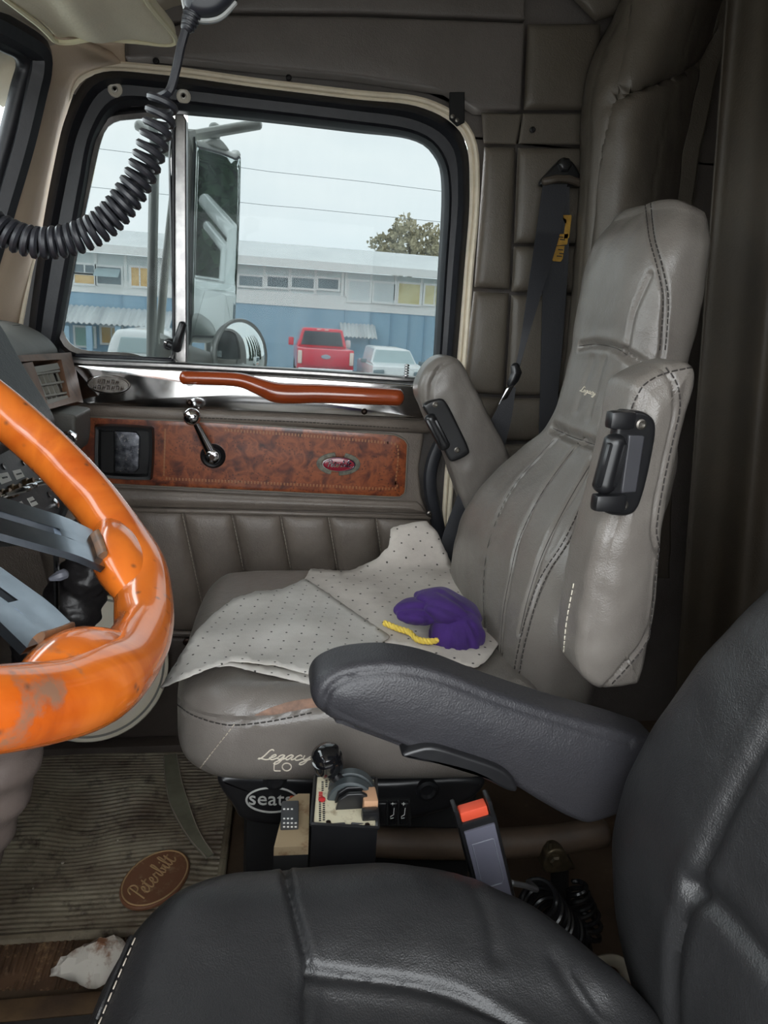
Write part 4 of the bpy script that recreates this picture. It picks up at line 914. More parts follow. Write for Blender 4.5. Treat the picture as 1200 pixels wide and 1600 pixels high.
# switch panel below
def Spl(px, py, off=0.0):
    nn = np.array([1, 0, 0.45]); nn = nn/np.linalg.norm(nn); p0 = np.array([-0.36, 1.0, 0.93]); d = ray(px, py); t = ((p0-CAM)@nn)/(d@nn); return CAM+d*t+nn*off
SN = np.array([1, 0, 0.45])/np.linalg.norm([1, 0, 0.45])
def splate(q, off0, off1):
    a = [Spl(x, y) for x, y in q]; n = len(a)
    return MB().add([p+SN*off0 for p in a]+[p+SN*off1 for p in a], [tuple(range(n))[::-1], tuple(range(n, 2*n))]+[(i, (i+1) % n, n+(i+1) % n, n+i) for i in range(n)])
swb = splate([(-160, 640), (76, 655), (92, 700), (104, 770), (98, 815), (60, 840), (-160, 850)], -0.03, 0.0).build('switch_panel', 'dash_dark', db, smooth=False)
for q in ([(-6, 741), (11, 738), (18, 751), (2, 757)], [(19, 736), (31, 733), (38, 745), (26, 750)], [(23, 788), (33, 783), (41, 796), (31, 801)], [(42, 779), (50, 776), (59, 788), (50, 792)], [(-8, 799), (7, 795), (11, 801), (-6, 806)]):
    lb_ = splate(q, 0.0, 0.0008).build('switch_label', 'white_label', swb, smooth=False)
    c = np.mean(q, 0); w = (np.array(q[1])-np.array(q[0])); w = w/np.linalg.norm(w); ln = MB()
    for k in range(4):
        u = c+w*(k-1.5)*2.2; p = Spl(u[0], u[1], 0.001); ln.box(p[0]-0.0008, p[0]+0.0008, p[1]-0.0008, p[1]+0.0008, p[2]-0.001, p[2]+0.001)
    ln.build('label_print', 'ink', swb, smooth=False)
mat('brass', (122, 98, 72), 0.35, metal=0.9, var=(80, (70, 56, 44), 0.8))
for (a, b), (c, d) in (((40, 758), (72, 753)), ((18, 768), (48, 764)), ((2, 776), (22, 771)), ((-14, 782), (10, 777))):
    tg = MB().lathe(Spl(a, b), SN, [(0.009, -0.004), (0.009, 0.006), (0.0065, 0.007), (0.0065, 0.014)], 10).build('toggle_switch', 'brass', swb)
    p, q = Spl(a, b, 0.012), Spl(c, d, 0.03); MB().tube([p*(1-t)+q*t for t in np.linspace(0, 1, 6)], np.linspace(0.0028, 0.0042, 6), 8).build('toggle_lever', 'chrome', swb)
MB().lathe(Spl(85, 788), SN, [(0.008, -0.002), (0.008, 0.004), (0.004, 0.006)], 14).build('panel_screw', 'chrome', swb)
for a, b in ((36, 723), (5, 729), (43, 711), (76, 773)): MB().lathe(Spl(a, b), SN, [(0.0045, -0.002), (0.0045, 0.002), (0.002, 0.0015)], 10).build('panel_screw', 'black_plastic', swb)
welt('panel_cable', [Spl(97, 765, 0.004), Spl(99, 790, 0.006), Spl(92, 812, 0.004), Spl(80, 830, 0.0)], 'matte_black', swb, 0.004)
# glove box end and under-dash
MB().slab(resample(cr([PY(a, b, 1.40)[[0, 2]] for a, b in [(50, 652), (112, 648), (118, 662), (117, 700), (104, 716), (50, 716)]], 3, True), 60, True), 1.40, 1.52, r=0.006).build('glove_box', mat('dash_grey', (78, 76, 72), 0.5, bump=(400, 0.0006, 'leather')), db, weld=True)
MB().tube([PY(a, b, 1.36) for a, b in [(101, 678), (109, 676), (117, 681), (118, 688)]], 0.005, 8).build('glove_box_catch', 'chrome', db)
MB().box(-0.95, -0.60, 1.0, 1.64, 0.30, 0.93, 0.03).build('under_dash', 'matte_black', db)

# ------------------------------------------------------------------ steering wheel
WC = np.array([-0.272, 0.504, 1.0245]); WA = math.radians(51.0); WR = 0.236
WNm = np.array([math.cos(WA), 0, math.sin(WA)]); WU = np.array([0, 1.0, 0]); WV = np.cross(WNm, WU)
def wp(th, r, h=0.0): return WC+r*(math.cos(th)*WU+math.sin(th)*WV)+WNm*h
def wang(px, py):
    d = ray(px, py); t = ((WC-CAM)@WNm)/(d@WNm); q = CAM+d*t-WC; return math.atan2(q@WV, q@WU), np.linalg.norm(q)
sw = thing('steering_wheel', 'glossy orange wood rimmed steering wheel with polished slotted spokes', 'steering wheel', WC)
t1, t2 = wang(168, 868)[0], wang(62, 985)[0]
SPK = [t1, t2, math.pi+t1, math.pi+t2]
def rim_r(th):
    e = 0.0
    for s_ in SPK:
        d = (th-s_+math.pi) % (2*math.pi)-math.pi; e += 0.003*math.exp(-(d/0.16)**2)
    return 0.0222+e
N = 220; rings = []
for i in range(N):
    th = 2*math.pi*i/N; c = wp(th, WR); e1 = (c-WC)/WR; rr_ = rim_r(th); wav = 0.0010*math.sin(th*22)
    rings.append([c+(rr_+(wav if math.cos(a) < -0.2 else 0))*math.cos(a)*e1+rr_*1.05*math.sin(a)*WNm for a in np.linspace(0, 2*math.pi, 28, endpoint=False)])
rim = MB().loft(rings, True, False, True).build('rim', 'orange_wood', sw)
for s_ in SPK:
    bs2 = []
    for k, u in enumerate(np.linspace(-1, 1, 25)):
        th = s_+u*0.34; w = math.cos(u*math.pi/2)**0.8+0.02; c = wp(th, WR-0.017*w, 0.001)
        e1 = (c-WC)/np.linalg.norm(c-WC); bs2.append([c+0.024*w*math.cos(a)*e1+0.0215*w*math.sin(a)*WNm for a in np.linspace(0, 2*math.pi, 18, endpoint=False)])
    boss = MB().loft(bs2).build('spoke_boss', 'orange_wood', sw)
    # collar
    cl = []
    for u in np.linspace(-1, 1, 11):
        th = s_+u*0.085; c = wp(th, WR-0.041, 0.002); e1 = np.array(wp(th, 1.0))-WC; cl.append([c+0.0035*math.cos(a)*e1+0.009*math.sin(a)*WNm for a in np.linspace(0, 2*math.pi, 12, endpoint=False)])
    MB().loft(cl).build('spoke_collar', mat('worn_collar', (120, 84, 56), 0.4, var=(60, (70, 60, 52), 0.9)), boss)
mat('spoke_metal', (168, 176, 186), 0.16, metal=1.0, var=(20, (120, 128, 138), 0.8), rvar=0.06)
for s_ in SPK:
    rad = np.array(wp(s_, 1.0))-WC; tan = np.cross(WNm, rad); wdt = 0.056
    def sp(u, v, h): return WC+rad*u+tan*v+WNm*h
    def drop(u): return -0.020*(1-min(1, max(0, (u-0.04)/0.13)))
    m_ = MB()
    for v0, v1 in ((-wdt/2, -0.005), (0.005, wdt/2)):
        rr2 = []
        for u in np.linspace(0.035, WR-0.04, 16):
            h = drop(u); rr2.append([sp(u, v0, h-0.003), sp(u, v1, h-0.003), sp(u, v1, h+0.003), sp(u, v0, h+0.003)])
        m_.loft(rr2)
    for u0, u1 in ((0.035, 0.07), (WR-0.075, WR-0.04)):
        rr2 = []
        for u in np.linspace(u0, u1, 6):
            h = drop(u); rr2.append([sp(u, -0.0052, h-0.003), sp(u, 0.0052, h-0.003), sp(u, 0.0052, h+0.003), sp(u, -0.0052, h+0.003)])
        m_.loft(rr2)
    m_.build('spoke', 'spoke_metal', sw, angle=30)
MB().lathe(WC-WNm*0.03, WNm, [(0.05, -0.03), (0.062, 0.0), (0.062, 0.012), (0.045, 0.022), (0.02, 0.026), (0.004, 0.027)], 36).build('hub', 'black_plastic', sw)
MB().tube([WC-WNm*0.04, WC-WNm*0.30], 0.035, 16).build('column', 'black_plastic', sw)
cbp = [PY(a, b, 0.78) for a, b in [(-18, 1110), (-30, 1180), (-52, 1250), (-85, 1330), (-120, 1420), (-150, 1520)]]
cbt = MB().tube(resample(cr(cbp, 6), 60), [0.062+0.004*math.sin(k*0.9) for k in range(60)], 28, roundcap=False); cbt.noise(24, 0.007, 6.0)
cbo = cbt.build('column_gaiter', mat('gaiter_leather', (98, 87, 81), 0.55, var=(10, (92, 82, 78), 0.8), bump=(380, 0.0006, 'leather')), angle=60)
tag(cbo, 'grey brown leather gaiter around the steering column, below the wheel', 'gaiter')

# gear lever boot, chrome rod, lid
gb = thing('shift_boot', 'wrinkled black leather boot seen through the steering wheel', 'boot', PY(95, 1050, 1.22))
gbp = [PY(a, b, 1.22) for a, b in [(148, 838), (140, 875), (128, 915), (108, 955), (82, 1000), (62, 1050), (48, 1100)]]
gq = resample(cr(gbp, 6), 90); gr_ = [0.042+0.008*t+0.004*math.sin(t*38)+0.003*math.sin(t*17+1) for t in np.linspace(0, 1, 90)]
gm = MB().tube(gq, gr_, 36, roundcap=False); gm.noise(30, 0.009, 11.0); gm.noise(75, 0.006, 4.0); gm.build('boot_skin', mat('boot_leather', (30, 28, 29), 0.42, bump=(60, 0.004, 'noise')), gb, angle=70)
MB().tube([PY(128, 828, 1.22), PY(150, 842, 1.22)], [0.036, 0.046], 24).build('boot_cap', 'dash_grey', gb)
MB().tube(cr([PY(50, 1085, 1.22), PY(10, 1120, 1.22), PY(-60, 1170, 1.22), PY(-120, 1400, 1.22)], 6), 0.05, 16).build('boot_base', 'matte_black', gb)
rd_ = thing('throttle_rod', 'thin chrome rod with a small grey lever left of the black boot', 'rod', PY(90, 1010, 1.16))
MB().tube([PY(86, 800, 1.16), PY(88, 880, 1.16), PY(89, 960, 1.16), PY(84, 1010, 1.16)], 0.0045, 8).build('rod', 'chrome', rd_)
MB().tube([PY(102, 896, 1.155), PY(92, 900, 1.15), PY(78, 905, 1.145)], [0.009, 0.009, 0.004], 8).build('lever', mat('lever_grey', (116, 118, 128), 0.4), rd_)
ld = thing('tub_lid', 'round cream plastic tub lid leaning on the lower door behind the steering wheel', 'lid', PY(150, 1138, 1.6))
lc = PY(146, 1042, 1.60); la = np.array([0.15, -1, 0.55])
MB().lathe(lc, la, [(0.150, -0.006), (0.166, -0.006), (0.170, 0.0), (0.168, 0.006), (0.160, 0.008), (0.154, 0.004), (0.10, 0.003), (0.02, 0.003)], 60).build('lid_disc', mat('cream_plastic', (240, 232, 212), 0.45, var=(9, (226, 217, 196), 0.6)), ld)
MB().tube([np.array(p) for p in [lc+0.158*(math.cos(t)*np.cross(la, (0, 0, 1))/np.linalg.norm(np.cross(la, (0, 0, 1)))+math.sin(t)*np.cross(la, np.cross(la, (0, 0, 1)))/np.linalg.norm(np.cross(la, np.cross(la, (0, 0, 1)))))+la/np.linalg.norm(la)*0.008 for t in np.linspace(0, 2*math.pi, 80, endpoint=False)]], 0.003, 6, closed=True).build('lid_rim', 'vent_grey', ld)

# ------------------------------------------------------------------ visor and microphone
vs = thing('sun_visor', 'beige vinyl sun visor folded up under the headliner', 'visor', (-0.24, 0.9, 1.50))
vo_ = [PZ(275, 66, 1.49), PZ(232, 2, 1.49), PZ(120, -160, 1.49), PZ(-160, -160, 1.46), PZ(60, 40, 1.462), PZ(92, 62, 1.468), PZ(150, 54, 1.478), PZ(210, 58, 1.486)]
vo2 = resample(cr([(p[0], p[1]) for p in vo_], 4, True), 120, True)
vm = MB().slab(vo2, 0.0, 0.024, fr=lambda a, b, h: (a, b, 1.462+0.16*(a+0.30)+h+0.008*math.sin(a*60)*math.exp(-((a+0.26)/0.05)**2)), r=0.010, bulge0=0.002, inner=tuple(np.linspace(0.06, 1, 14)), k=6)
vmo = vm.build('visor_pad', mat('visor_vinyl', (216, 208, 184), 0.5, var=(6, (200, 192, 168), 0.7), bump=(300, 0.0005, 'leather')), vs, weld=True)
o3 = [(a, b, 1.462+0.16*(a+0.30)+0.002) for a, b in vo2]
MB().tube(o3, 0.0035, 6, closed=True).build('visor_piping', mat('visor_edge', (206, 200, 168), 0.5), vs)
MB().tube([(-0.30, 0.55, 1.50), (-0.30, 0.62, 1.60)], 0.006, 8).build('visor_bracket', 'chrome', vs)
mc = thing('microphone', 'black radio microphone hanging from the headliner with a coiled cord', 'microphone', PY(335, 8, 0.80))
MY = 0.80
mo_ = [(287, 2), (292, 18), (300, 27), (322, 31), (345, 25), (366, 4), (372, -30), (345, -60), (300, -60), (284, -30)]
MB().slab(resample(cr([PY(a, b, MY)[[0, 2]] for a, b in mo_], 5, True), 80, True), MY-0.016, MY+0.02, r=0.010, bulge0=0.004).build('microphone_body', mat('mic_plastic', (34, 36, 42), 0.35), mc, weld=True)
MB().tube([PY(a, b, MY-0.004) for a, b in resample(cr([(286, -4), (290, 14), (300, 27), (322, 32), (346, 26), (368, 4)], 6), 40)], 0.0022, 6).build('microphone_rim', mat('rim_grey', (150, 152, 150), 0.35), mc)
MB().tube([PY(a, b, MY-0.004) for a, b in [(303, 14), (296, 32), (291, 46)]], [0.0085, 0.0075, 0.0055], 12).build('strain_relief', 'black_rubber', mc)
for k in range(4):
    p = PY(300-k*2.2, 24+k*6.2, MY-0.004); MB().lathe(p, PY(291, 46, MY)-PY(303, 14, MY), [(0.0088-0.0008*k, -0.0012), (0.0092-0.0008*k, 0.0), (0.0088-0.0008*k, 0.0012)], 12).build('strain_ring', 'black_rubber', mc)
cpx = [(291, 44), (283, 72), (276, 105), (268, 135), (262, 146)]
coil = [(255, 152), (251, 180), (242, 215), (228, 255), (208, 295), (182, 330), (150, 358), (112, 374), (70, 380), (35, 374), (0, 358), (-40, 335), (-90, 290)]
cl3 = np.array([PY(a, b, MY-0.04*(k/1400)) for k, (a, b) in enumerate(resample(cr(coil, 8), 1400))])
T = np.gradient(cl3, axis=0); T /= np.linalg.norm(T, axis=1)[:, None]; s_ = np.concatenate([[0], np.cumsum(np.linalg.norm(np.diff(cl3, axis=0), axis=1))]); L_ = s_[-1]
ph = np.zeros(len(cl3))
for i in range(1, len(cl3)):
    u = s_[i]/L_; pitch = 0.0128-0.0050*min(1, u/0.45); ph[i] = ph[i-1]+2*math.pi*(s_[i]-s_[i-1])/pitch
hel = []
for i in range(len(cl3)):
    a = np.array([0, 1.0, 0]); b = np.cross(T[i], a); b /= np.linalg.norm(b); rr_ = 0.0120
    hel.append(cl3[i]+rr_*(math.cos(ph[i]+2.2)*b+math.sin(ph[i]+2.2)*a*0.95))
lead = [PY(a, b, MY-0.004) for a, b in cr(cpx, 6)]
MB().tube(cr(lead+[hel[0]], 2), 0.0042, 8).build('cord_lead', 'black_rubber', mc)
MB().tube(hel, 0.0036, 7).build('coiled_cord', 'black_rubber', mc)

# ------------------------------------------------------------------ absorbent pads on the passenger cushion
def sheet_mat(name, c, c2, size, dot, rot):
    m = mat(name, c, 0.85, bump=(500, 0.0006, 'noise'), var=(14, c2, 0.8)); t = m.node_tree; p = t.nodes['Principled BSDF']
    co = t.nodes.new('ShaderNodeTexCoord'); mp = t.nodes.new('ShaderNodeMapping'); mp.inputs['Scale'].default_value = (1/size, 1/size, 0.0001); mp.inputs['Rotation'].default_value = (0, 0, rot)
    v = t.nodes.new('ShaderNodeTexVoronoi'); v.inputs['Scale'].default_value = 1.0; v.inputs['Randomness'].default_value = 0.0
    t.links.new(co.outputs['UV'], mp.inputs[0]); t.links.new(mp.outputs[0], v.inputs['Vector'])
    g = t.nodes.new('ShaderNodeMapRange'); g.inputs[1].default_value = dot; g.inputs[2].default_value = dot*0.6; t.links.new(v.outputs['Distance'], g.inputs[0])
    x = t.nodes.new('ShaderNodeMix'); x.data_type = 'RGBA'; x.inputs[7].default_value = (*lin((52, 50, 48)), 1)
    src = p.inputs['Base Color'].links[0].from_socket; t.links.new(src, x.inputs[6]); t.links.new(g.outputs[0], x.inputs[0]); t.links.new(x.outputs[2], p.inputs['Base Color'])
    return m
def smooth01(x): x = min(1.0, max(0.0, x)); return x*x*(3-2*x)
def zpad(x, y, lift):
    z = 0.617+lift
    z += 0.10*smooth01((y-1.37)/0.11)-0.05*smooth01((-0.095-x)/0.06)
    z -= 0.012*smooth01((0.90-y)/0.05)
    z += 0.0025*math.sin(x*31+y*17)+0.002*math.sin(y*43-x*12)
    return z
def pad_pt(px, py, lift):
    lo_, hi_ = 0.70, 1.62
    for _ in range(32):
        y = (lo_+hi_)/2; p = PY(px, py, y)
        if p[2] > zpad(p[0], y, lift): lo_ = y
        else: hi_ = y
    return PY(px, py, lo_)

def inside(p, poly):
    c = False; n = len(poly)
    for i in range(n):
        (x0, y0), (x1, y1) = poly[i], poly[(i+1) % n]
        if (y0 > p[1]) != (y1 > p[1]) and p[0] < (x1-x0)*(p[1]-y0)/(y1-y0)+x0: c = not c
    return c
def sheet(name, poly, lift, m, label, rag=1.2, step=9, fold=None):
    """thin soft sheet lying on the cushion, its outline given where the photo shows it"""
    rim = resample(poly, int(sum(math.dist(poly[i], poly[(i+1) % len(poly)]) for i in range(len(poly)))/6), True)
    rim = [tuple(q+RNG.normal(0, rag*0.4, 2)) for q in rim]; n = len(rim); pts = [Vector(q) for q in rim]
    xs = [q[0] for q in rim]; ys = [q[1] for q in rim]
    for a in np.arange(min(xs), max(xs), step):
        for b in np.arange(min(ys), max(ys), step*0.7):
            if inside((a, b), rim) and min((a-q[0])**2+(b-q[1])**2 for q in rim) > 20: pts.append(Vector((a, b)))
    v2, _, f2, *_r = delaunay_2d_cdt(pts, [(i, (i+1) % n) for i in range(n)], [], 1, 1e-5)
    P3 = [pad_pt(q.x, q.y, lift+(fold(q.x, q.y) if fold else 0)) for q in v2]
    o = MB().add(P3, [tuple(f) for f in f2]).build(name, m)
    uv = o.data.uv_layers.new(name='UVMap')
    for lp in o.data.loops:
        p = o.data.vertices[lp.vertex_index].co; uv.data[lp.index].uv = (p.x, p.y+0.9*max(0, p.z-0.64))
    md = o.modifiers.new('thick', 'SOLIDIFY'); md.thickness = 0.0022; md.offset = 1
    return tag(o, label, 'pad', 'grey absorbent pads spread over the passenger seat')
g1 = sheet_mat('pad_grey', (188, 181, 173), (166, 158, 150), 0.030, 0.085, 0.6)
g2 = sheet_mat('pad_grey_light', (194, 190, 184), (174, 169, 162), 0.024, 0.085, 0.2)
sheet('absorbent_pad', [(300, 1046), (345, 1030), (440, 1040), (520, 1045), (610, 1010), (560, 1060), (486, 1072), (452, 1062), (405, 1052), (360, 1040)], 0.003, g2, 'pale grey absorbent pad edge showing below the other pads at the seat front')
sheet('absorbent_pad', [(470, 915), (486, 888), (545, 893), (590, 872), (608, 852), (611, 824), (640, 817), (666, 813), (684, 832), (705, 880), (722, 912), (750, 950), (784, 1000), (775, 1012), (758, 1034), (744, 1042), (690, 1032), (640, 1010), (560, 1000), (500, 960)], 0.006, g1, 'grey dotted absorbent pad running up to the backrest, under the purple bag')
sheet('absorbent_pad', [(252, 1076), (285, 1022), (305, 990), (332, 962), (366, 936), (400, 926), (440, 922), (478, 905), (610, 996), (560, 1030), (495, 1058), (430, 1040), (360, 1034), (325, 1046)], 0.010, g2, 'grey dotted absorbent pad hanging over the front edge of the passenger cushion')

# ------------------------------------------------------------------ purple drawstring bag
bag = thing('drawstring_bag', 'small purple cloth drawstring bag with a yellow cord lying on the pads', 'bag', pad_pt(705, 1015, 0.01))
mat('purple_cloth', (62, 28, 108), 0.85, var=(18, (44, 18, 80), 0.8), bump=(700, 0.0006, 'noise'), sheen=0.08)
def blob(cpx, Y, rx, ry, rz, rot=0.0, seed=0.0, amp=0.006, squash=None):
    c = PY(*cpx, Y); rings = []
    for i in range(1, 40):
        ph = math.pi*i/40; row = []
        for k in range(64):
            th = 2*math.pi*k/64; p = np.array([rx*math.sin(ph)*math.cos(th), ry*math.sin(ph)*math.sin(th), rz*math.cos(ph)])
            wr = 1+0.045*math.sin(th*11+seed+2*math.sin(ph*3))*math.sin(ph)**2*(1 if p[2] < 0.2*rz else 0.3); p = p*np.array([wr, wr, 1])
            x, z = p[0]*math.cos(rot)-p[2]*math.sin(rot), p[0]*math.sin(rot)+p[2]*math.cos(rot)
            row.append(c+np.array([x, p[1], z]))
        rings.append(row)
    m = MB().loft(rings); m.noise(15, amp*1.2, seed); m.noise(38, amp*0.3, seed+3); return m
bp0 = blob((711, 988), 1.03, 0.044, 0.046, 0.042, 0.12, 2.0, 0.007)
bp0.groove([[(690, 1026), (694, 1000), (700, 978)], [(705, 1030), (708, 1005), (712, 985)], [(722, 1028), (722, 1005), (720, 985)], [(738, 1020), (734, 1000), (728, 980)], [(750, 1004), (744, 990), (736, 975)]], 0.004, 0.004)
bp0.build('pouch', 'purple_cloth', bag, angle=80)
bt0 = blob((700, 950), 1.058, 0.060, 0.052, 0.026, -0.32, 5.0, 0.008)
bt0.groove([[(650, 940), (680, 945), (715, 958), (745, 975)], [(690, 925), (715, 940), (735, 958)]], 0.006, 0.004)
bt0.build('folded_top', 'purple_cloth', bag, angle=80)
bn0 = blob((652, 955), 1.05, 0.036, 0.034, 0.018, -0.05, 7.0, 0.005)
bn0.groove([[(625, 950), (650, 948), (685, 952)], [(628, 962), (650, 960), (680, 962)]], 0.005, 0.004)
bn0.build('gathered_neck', 'purple_cloth', bag, angle=80)
rp = np.array([pad_pt(a, b, 0.012)+np.array([0, 0, 0.002]) for a, b in resample(cr([(600, 975), (622, 984), (640, 990), (652, 1001), (674, 1004), (690, 1000)], 8), 60)])
for k in range(2):
    q = []
    for i, p in enumerate(rp):
        a = i*0.85+k*math.pi; q.append(p+0.0026*np.array([0.3*math.cos(a), 0.8*math.cos(a), math.sin(a)]))
    MB().tube(q, 0.0032, 6).build('drawstring', mat('yellow_cord', (226, 196, 84), 0.7, bump=(600, 0.001, 'noise')), bag)

# ------------------------------------------------------------------ passenger seat belt
sbt = thing('seat_belt', 'black passenger seat belt hanging from its pillar anchor down to the seat', 'seat belt', PY(880, 270, 1.67))
mat('webbing', (32, 33, 38), 0.55, bump=(900, 0.0008, 'noise'), stretch=(1, 1, 0.3))
ank = MB().slab(resample(cr([PY(a, b, 1.665)[[0, 2]] for a, b in [(868, 256), (880, 246), (894, 254), (904, 270), (910, 284), (902, 292), (850, 292), (843, 284), (855, 270)]], 5, True), 80, True), 1.658, 1.678, r=0.006).build('anchor_loop', 'black_plastic', sbt, weld=True)
MB().lathe(PY(882, 258, 1.657), (0, -1, 0), [(0.016, -0.004), (0.016, 0.004), (0.012, 0.008), (0.009, 0.009)], 6).build('anchor_bolt', 'black_plastic', ank)
MB().tube([PY(a, b, 1.652) for a, b in [(850, 284), (870, 279), (890, 280), (906, 286)]], 0.009, 8).build('anchor_slot', mat('brown_plastic', (70, 62, 54), 0.5), ank)
def strap(name, left, right, Ys, par):
    A, B = resample(cr(left, 8), 70), resample(cr(right, 8), 70); Yv = np.interp(np.linspace(0, 1, 70), np.linspace(0, 1, len(Ys)), Ys)
    P_ = [PY(a[0], a[1], y) for a, y in zip(A, Yv)]; Q_ = [PY(b[0], b[1], y-0.006) for b, y in zip(B, Yv)]
    return MB().ribbon([(p+q)/2 for p, q in zip(P_, Q_)], [q-p for p, q in zip(P_, Q_)], 0.0022).build(name, 'webbing', par)
strap('retractor_webbing', [(858, 290), (850, 400), (846, 520), (842, 670), (836, 760)], [(890, 290), (888, 400), (880, 520), (868, 660), (862, 760)], [1.668, 1.672, 1.672, 1.665], sbt)
strap('shoulder_webbing', [(848, 288), (838, 360), (825, 450), (812, 540), (802, 585)], [(886, 288), (876, 360), (852, 440), (826, 525), (808, 588)], [1.655, 1.64, 1.60, 1.57, 1.55], sbt)
strap('lap_webbing', [(796, 602), (768, 655), (735, 725), (705, 800), (688, 850), (684, 880)], [(806, 606), (796, 668), (774, 745), (745, 815), (722, 868), (712, 900)], [1.548, 1.53, 1.50, 1.48, 1.46, 1.45], sbt)
tg = MB().tube([PY(a, b, 1.545) for a, b in [(804, 571), (807, 582), (803, 592), (797, 602)]], [0.010, 0.013, 0.012, 0.009], 10, sx=0.6).build('belt_tongue', 'black_plastic', sbt)
MB().obox(PY(791, 617, 1.54), PY(797, 605, 1.54)-PY(784, 631, 1.54), (0.016, 0, 0.008), (0, 0.003, 0), 0.001).build('tongue_blade', 'chrome', sbt)
lbm = mat('yellow_label', (196, 152, 62), 0.6, var=(60, (150, 112, 40), 0.7))
for q in ([(864, 385), (882, 384), (879, 404), (876, 409), (863, 408)], [(879, 336), (893, 336), (889, 372), (880, 374), (884, 342), (878, 341)], [(872, 366), (888, 365), (886, 382), (868, 384)]):
    MB().slab(resample([PY(a, b, 1.662)[[0, 2]] for a, b in q], 50, True), 1.6605, 1.6625, r=0.0005, inner=(0.5, 1.0)).build('belt_label', lbm, sbt, weld=True)
for a, b in ((872, 370), (875, 374), (872, 390), (874, 396), (870, 400)):
    MB().box(*sorted((PY(a, b, 1.66)[0], PY(a+8, b, 1.66)[0])), 1.6598, 1.6602, PY(a, b, 1.66)[2]-0.0012, PY(a, b, 1.66)[2]+0.0012).build('label_print', 'ink', sbt, smooth=False)

# ------------------------------------------------------------------ hand lever box between the seats
lv_ = thing('hand_lever_control', 'lever control box with a cream face plate and black knob between the seats', 'control box', (0.11, 0.77, 0.0))
PZt = 0.535
q4 = [PZ(493, 1212, PZt), PZ(587, 1217, PZt), PZ(590, 1294, PZt), PZ(487, 1288, PZt)]
def prism(q, z0, z1):
    n = len(q); return MB().add([(p[0], p[1], z0) for p in q]+[(p[0], p[1], z1) for p in q], [tuple(range(n))[::-1], tuple(range(n, 2*n))]+[(i, (i+1) % n, n+(i+1) % n, n+i) for i in range(n)])
prism(q4, 0.0, PZt-0.003).build('box_body', 'black_plastic', lv_, smooth=False)
fpl = prism(q4, PZt-0.003, PZt).build('face_plate', mat('cream_plate', (206, 198, 172), 0.45, wear=(50, (128, 106, 78), 0.55, 0.72)), lv_, smooth=False, label='grubby cream face plate with tiny print')
for i in range(4):
    a, b = q4[i], q4[(i+1) % 4]; MB().tube([a, b], 0.0028, 6).build('plate_edge', 'black_plastic', lv_)
def on_plate(a, b, h=0.0): return PZ(a, b, PZt+h)
for x, y0, y1, m_ in [(500, 1250, 1285, 'ink'), (506, 1252, 1284, 'ink'), (504, 1222, 1236, 'ink'), (510, 1216, 1232, 'ink')]:
    pr = MB()
    for y in np.arange(y0, y1, 3.2):
        p = on_plate(x, y, 0.0004); pr.box(p[0]-0.0014, p[0]+0.0014, p[1]-0.0008, p[1]+0.0008, p[2]-0.0003, p[2]+0.0003)
    pr.build('plate_print', m_, fpl, smooth=False)
pr = MB()
for y in np.arange(1238, 1247, 2.6):
    p = on_plate(501, y, 0.0004); pr.box(p[0]-0.0025, p[0]+0.0025, p[1]-0.0009, p[1]+0.0009, p[2]-0.0003, p[2]+0.0003)
pr.build('plate_print', mat('red_ink', (178, 40, 44), 0.5), fpl, smooth=False)
MB().lathe(on_plate(503, 1250), (0, 0, 1), [(0.0045, 0), (0.0045, 0.002), (0.002, 0.003)], 12).build('plate_rivet', 'red_ink', fpl)
for a, b in ((513, 1285), (574, 1289), (516, 1218), (580, 1222)): MB().lathe(on_plate(a, b), (0, 0, 1), [(0.003, 0), (0.003, 0.0012), (0.001, 0.0016)], 10).build('plate_screw', 'dark_screw', fpl)
ar_ = MB()
for s0, s1 in ((520, 538), (568, 550)):
    a, b = on_plate(s0, 1286.5, 0.0005), on_plate(s1, 1287.5, 0.0005); ar_.tube([a, b], [0.0003, 0.0022], 4)
ar_.build('plate_arrow', 'ink', fpl)
# quadrant
qc = on_plate(548, 1238); 
MB().lathe(qc+np.array([0, -0.004, -0.004]), (0.15, 1, 0), [(0.028, -0.014), (0.030, -0.012), (0.030, 0.0), (0.027, 0.001), (0.027, 0.006), (0.030, 0.007), (0.030, 0.018), (0.026, 0.020)], 40).build('quadrant_drum', mat('drum_grey', (62, 68, 70), 0.35), lv_)
for off in (0, 0.013):
    fin = [(qc[0]-0.022, PZt), (qc[0]-0.019, PZt+0.014), (qc[0]-0.008, PZt+0.022), (qc[0]+0.010, PZt+0.022), (qc[0]+0.016, PZt+0.018), (qc[0]+0.018, PZt)]
    MB().slab(resample(fin, 50, True), qc[1]-0.020-off, qc[1]-0.014-off, r=0.0015).build('quadrant_fin', 'black_plastic', lv_, weld=True)
MB().obox(on_plate(577, 1250, 0.008), (0.018, 0, 0), (0, 0.028, 0), (0, 0, 0.018), 0.002).build('stop_block', mat('tan_plastic', (186, 144, 112), 0.5), lv_)
MB().obox(on_plate(578, 1272, 0.005), (0.020, 0, 0), (0, 0.012, 0), (0, 0, 0.012), 0.002).build('stop_block', 'black_plastic', lv_)
k0 = on_plate(541, 1232, 0.01); k1 = PY(518, 1206, 0.785)
MB().tube([k0, k0*0.5+k1*0.5, k1], [0.0085, 0.008, 0.008], 12).build('lever_shaft', 'black_plastic', lv_)
ka = PY(508, 1172, 0.78)-PY(519, 1206, 0.785); ka /= np.linalg.norm(ka)
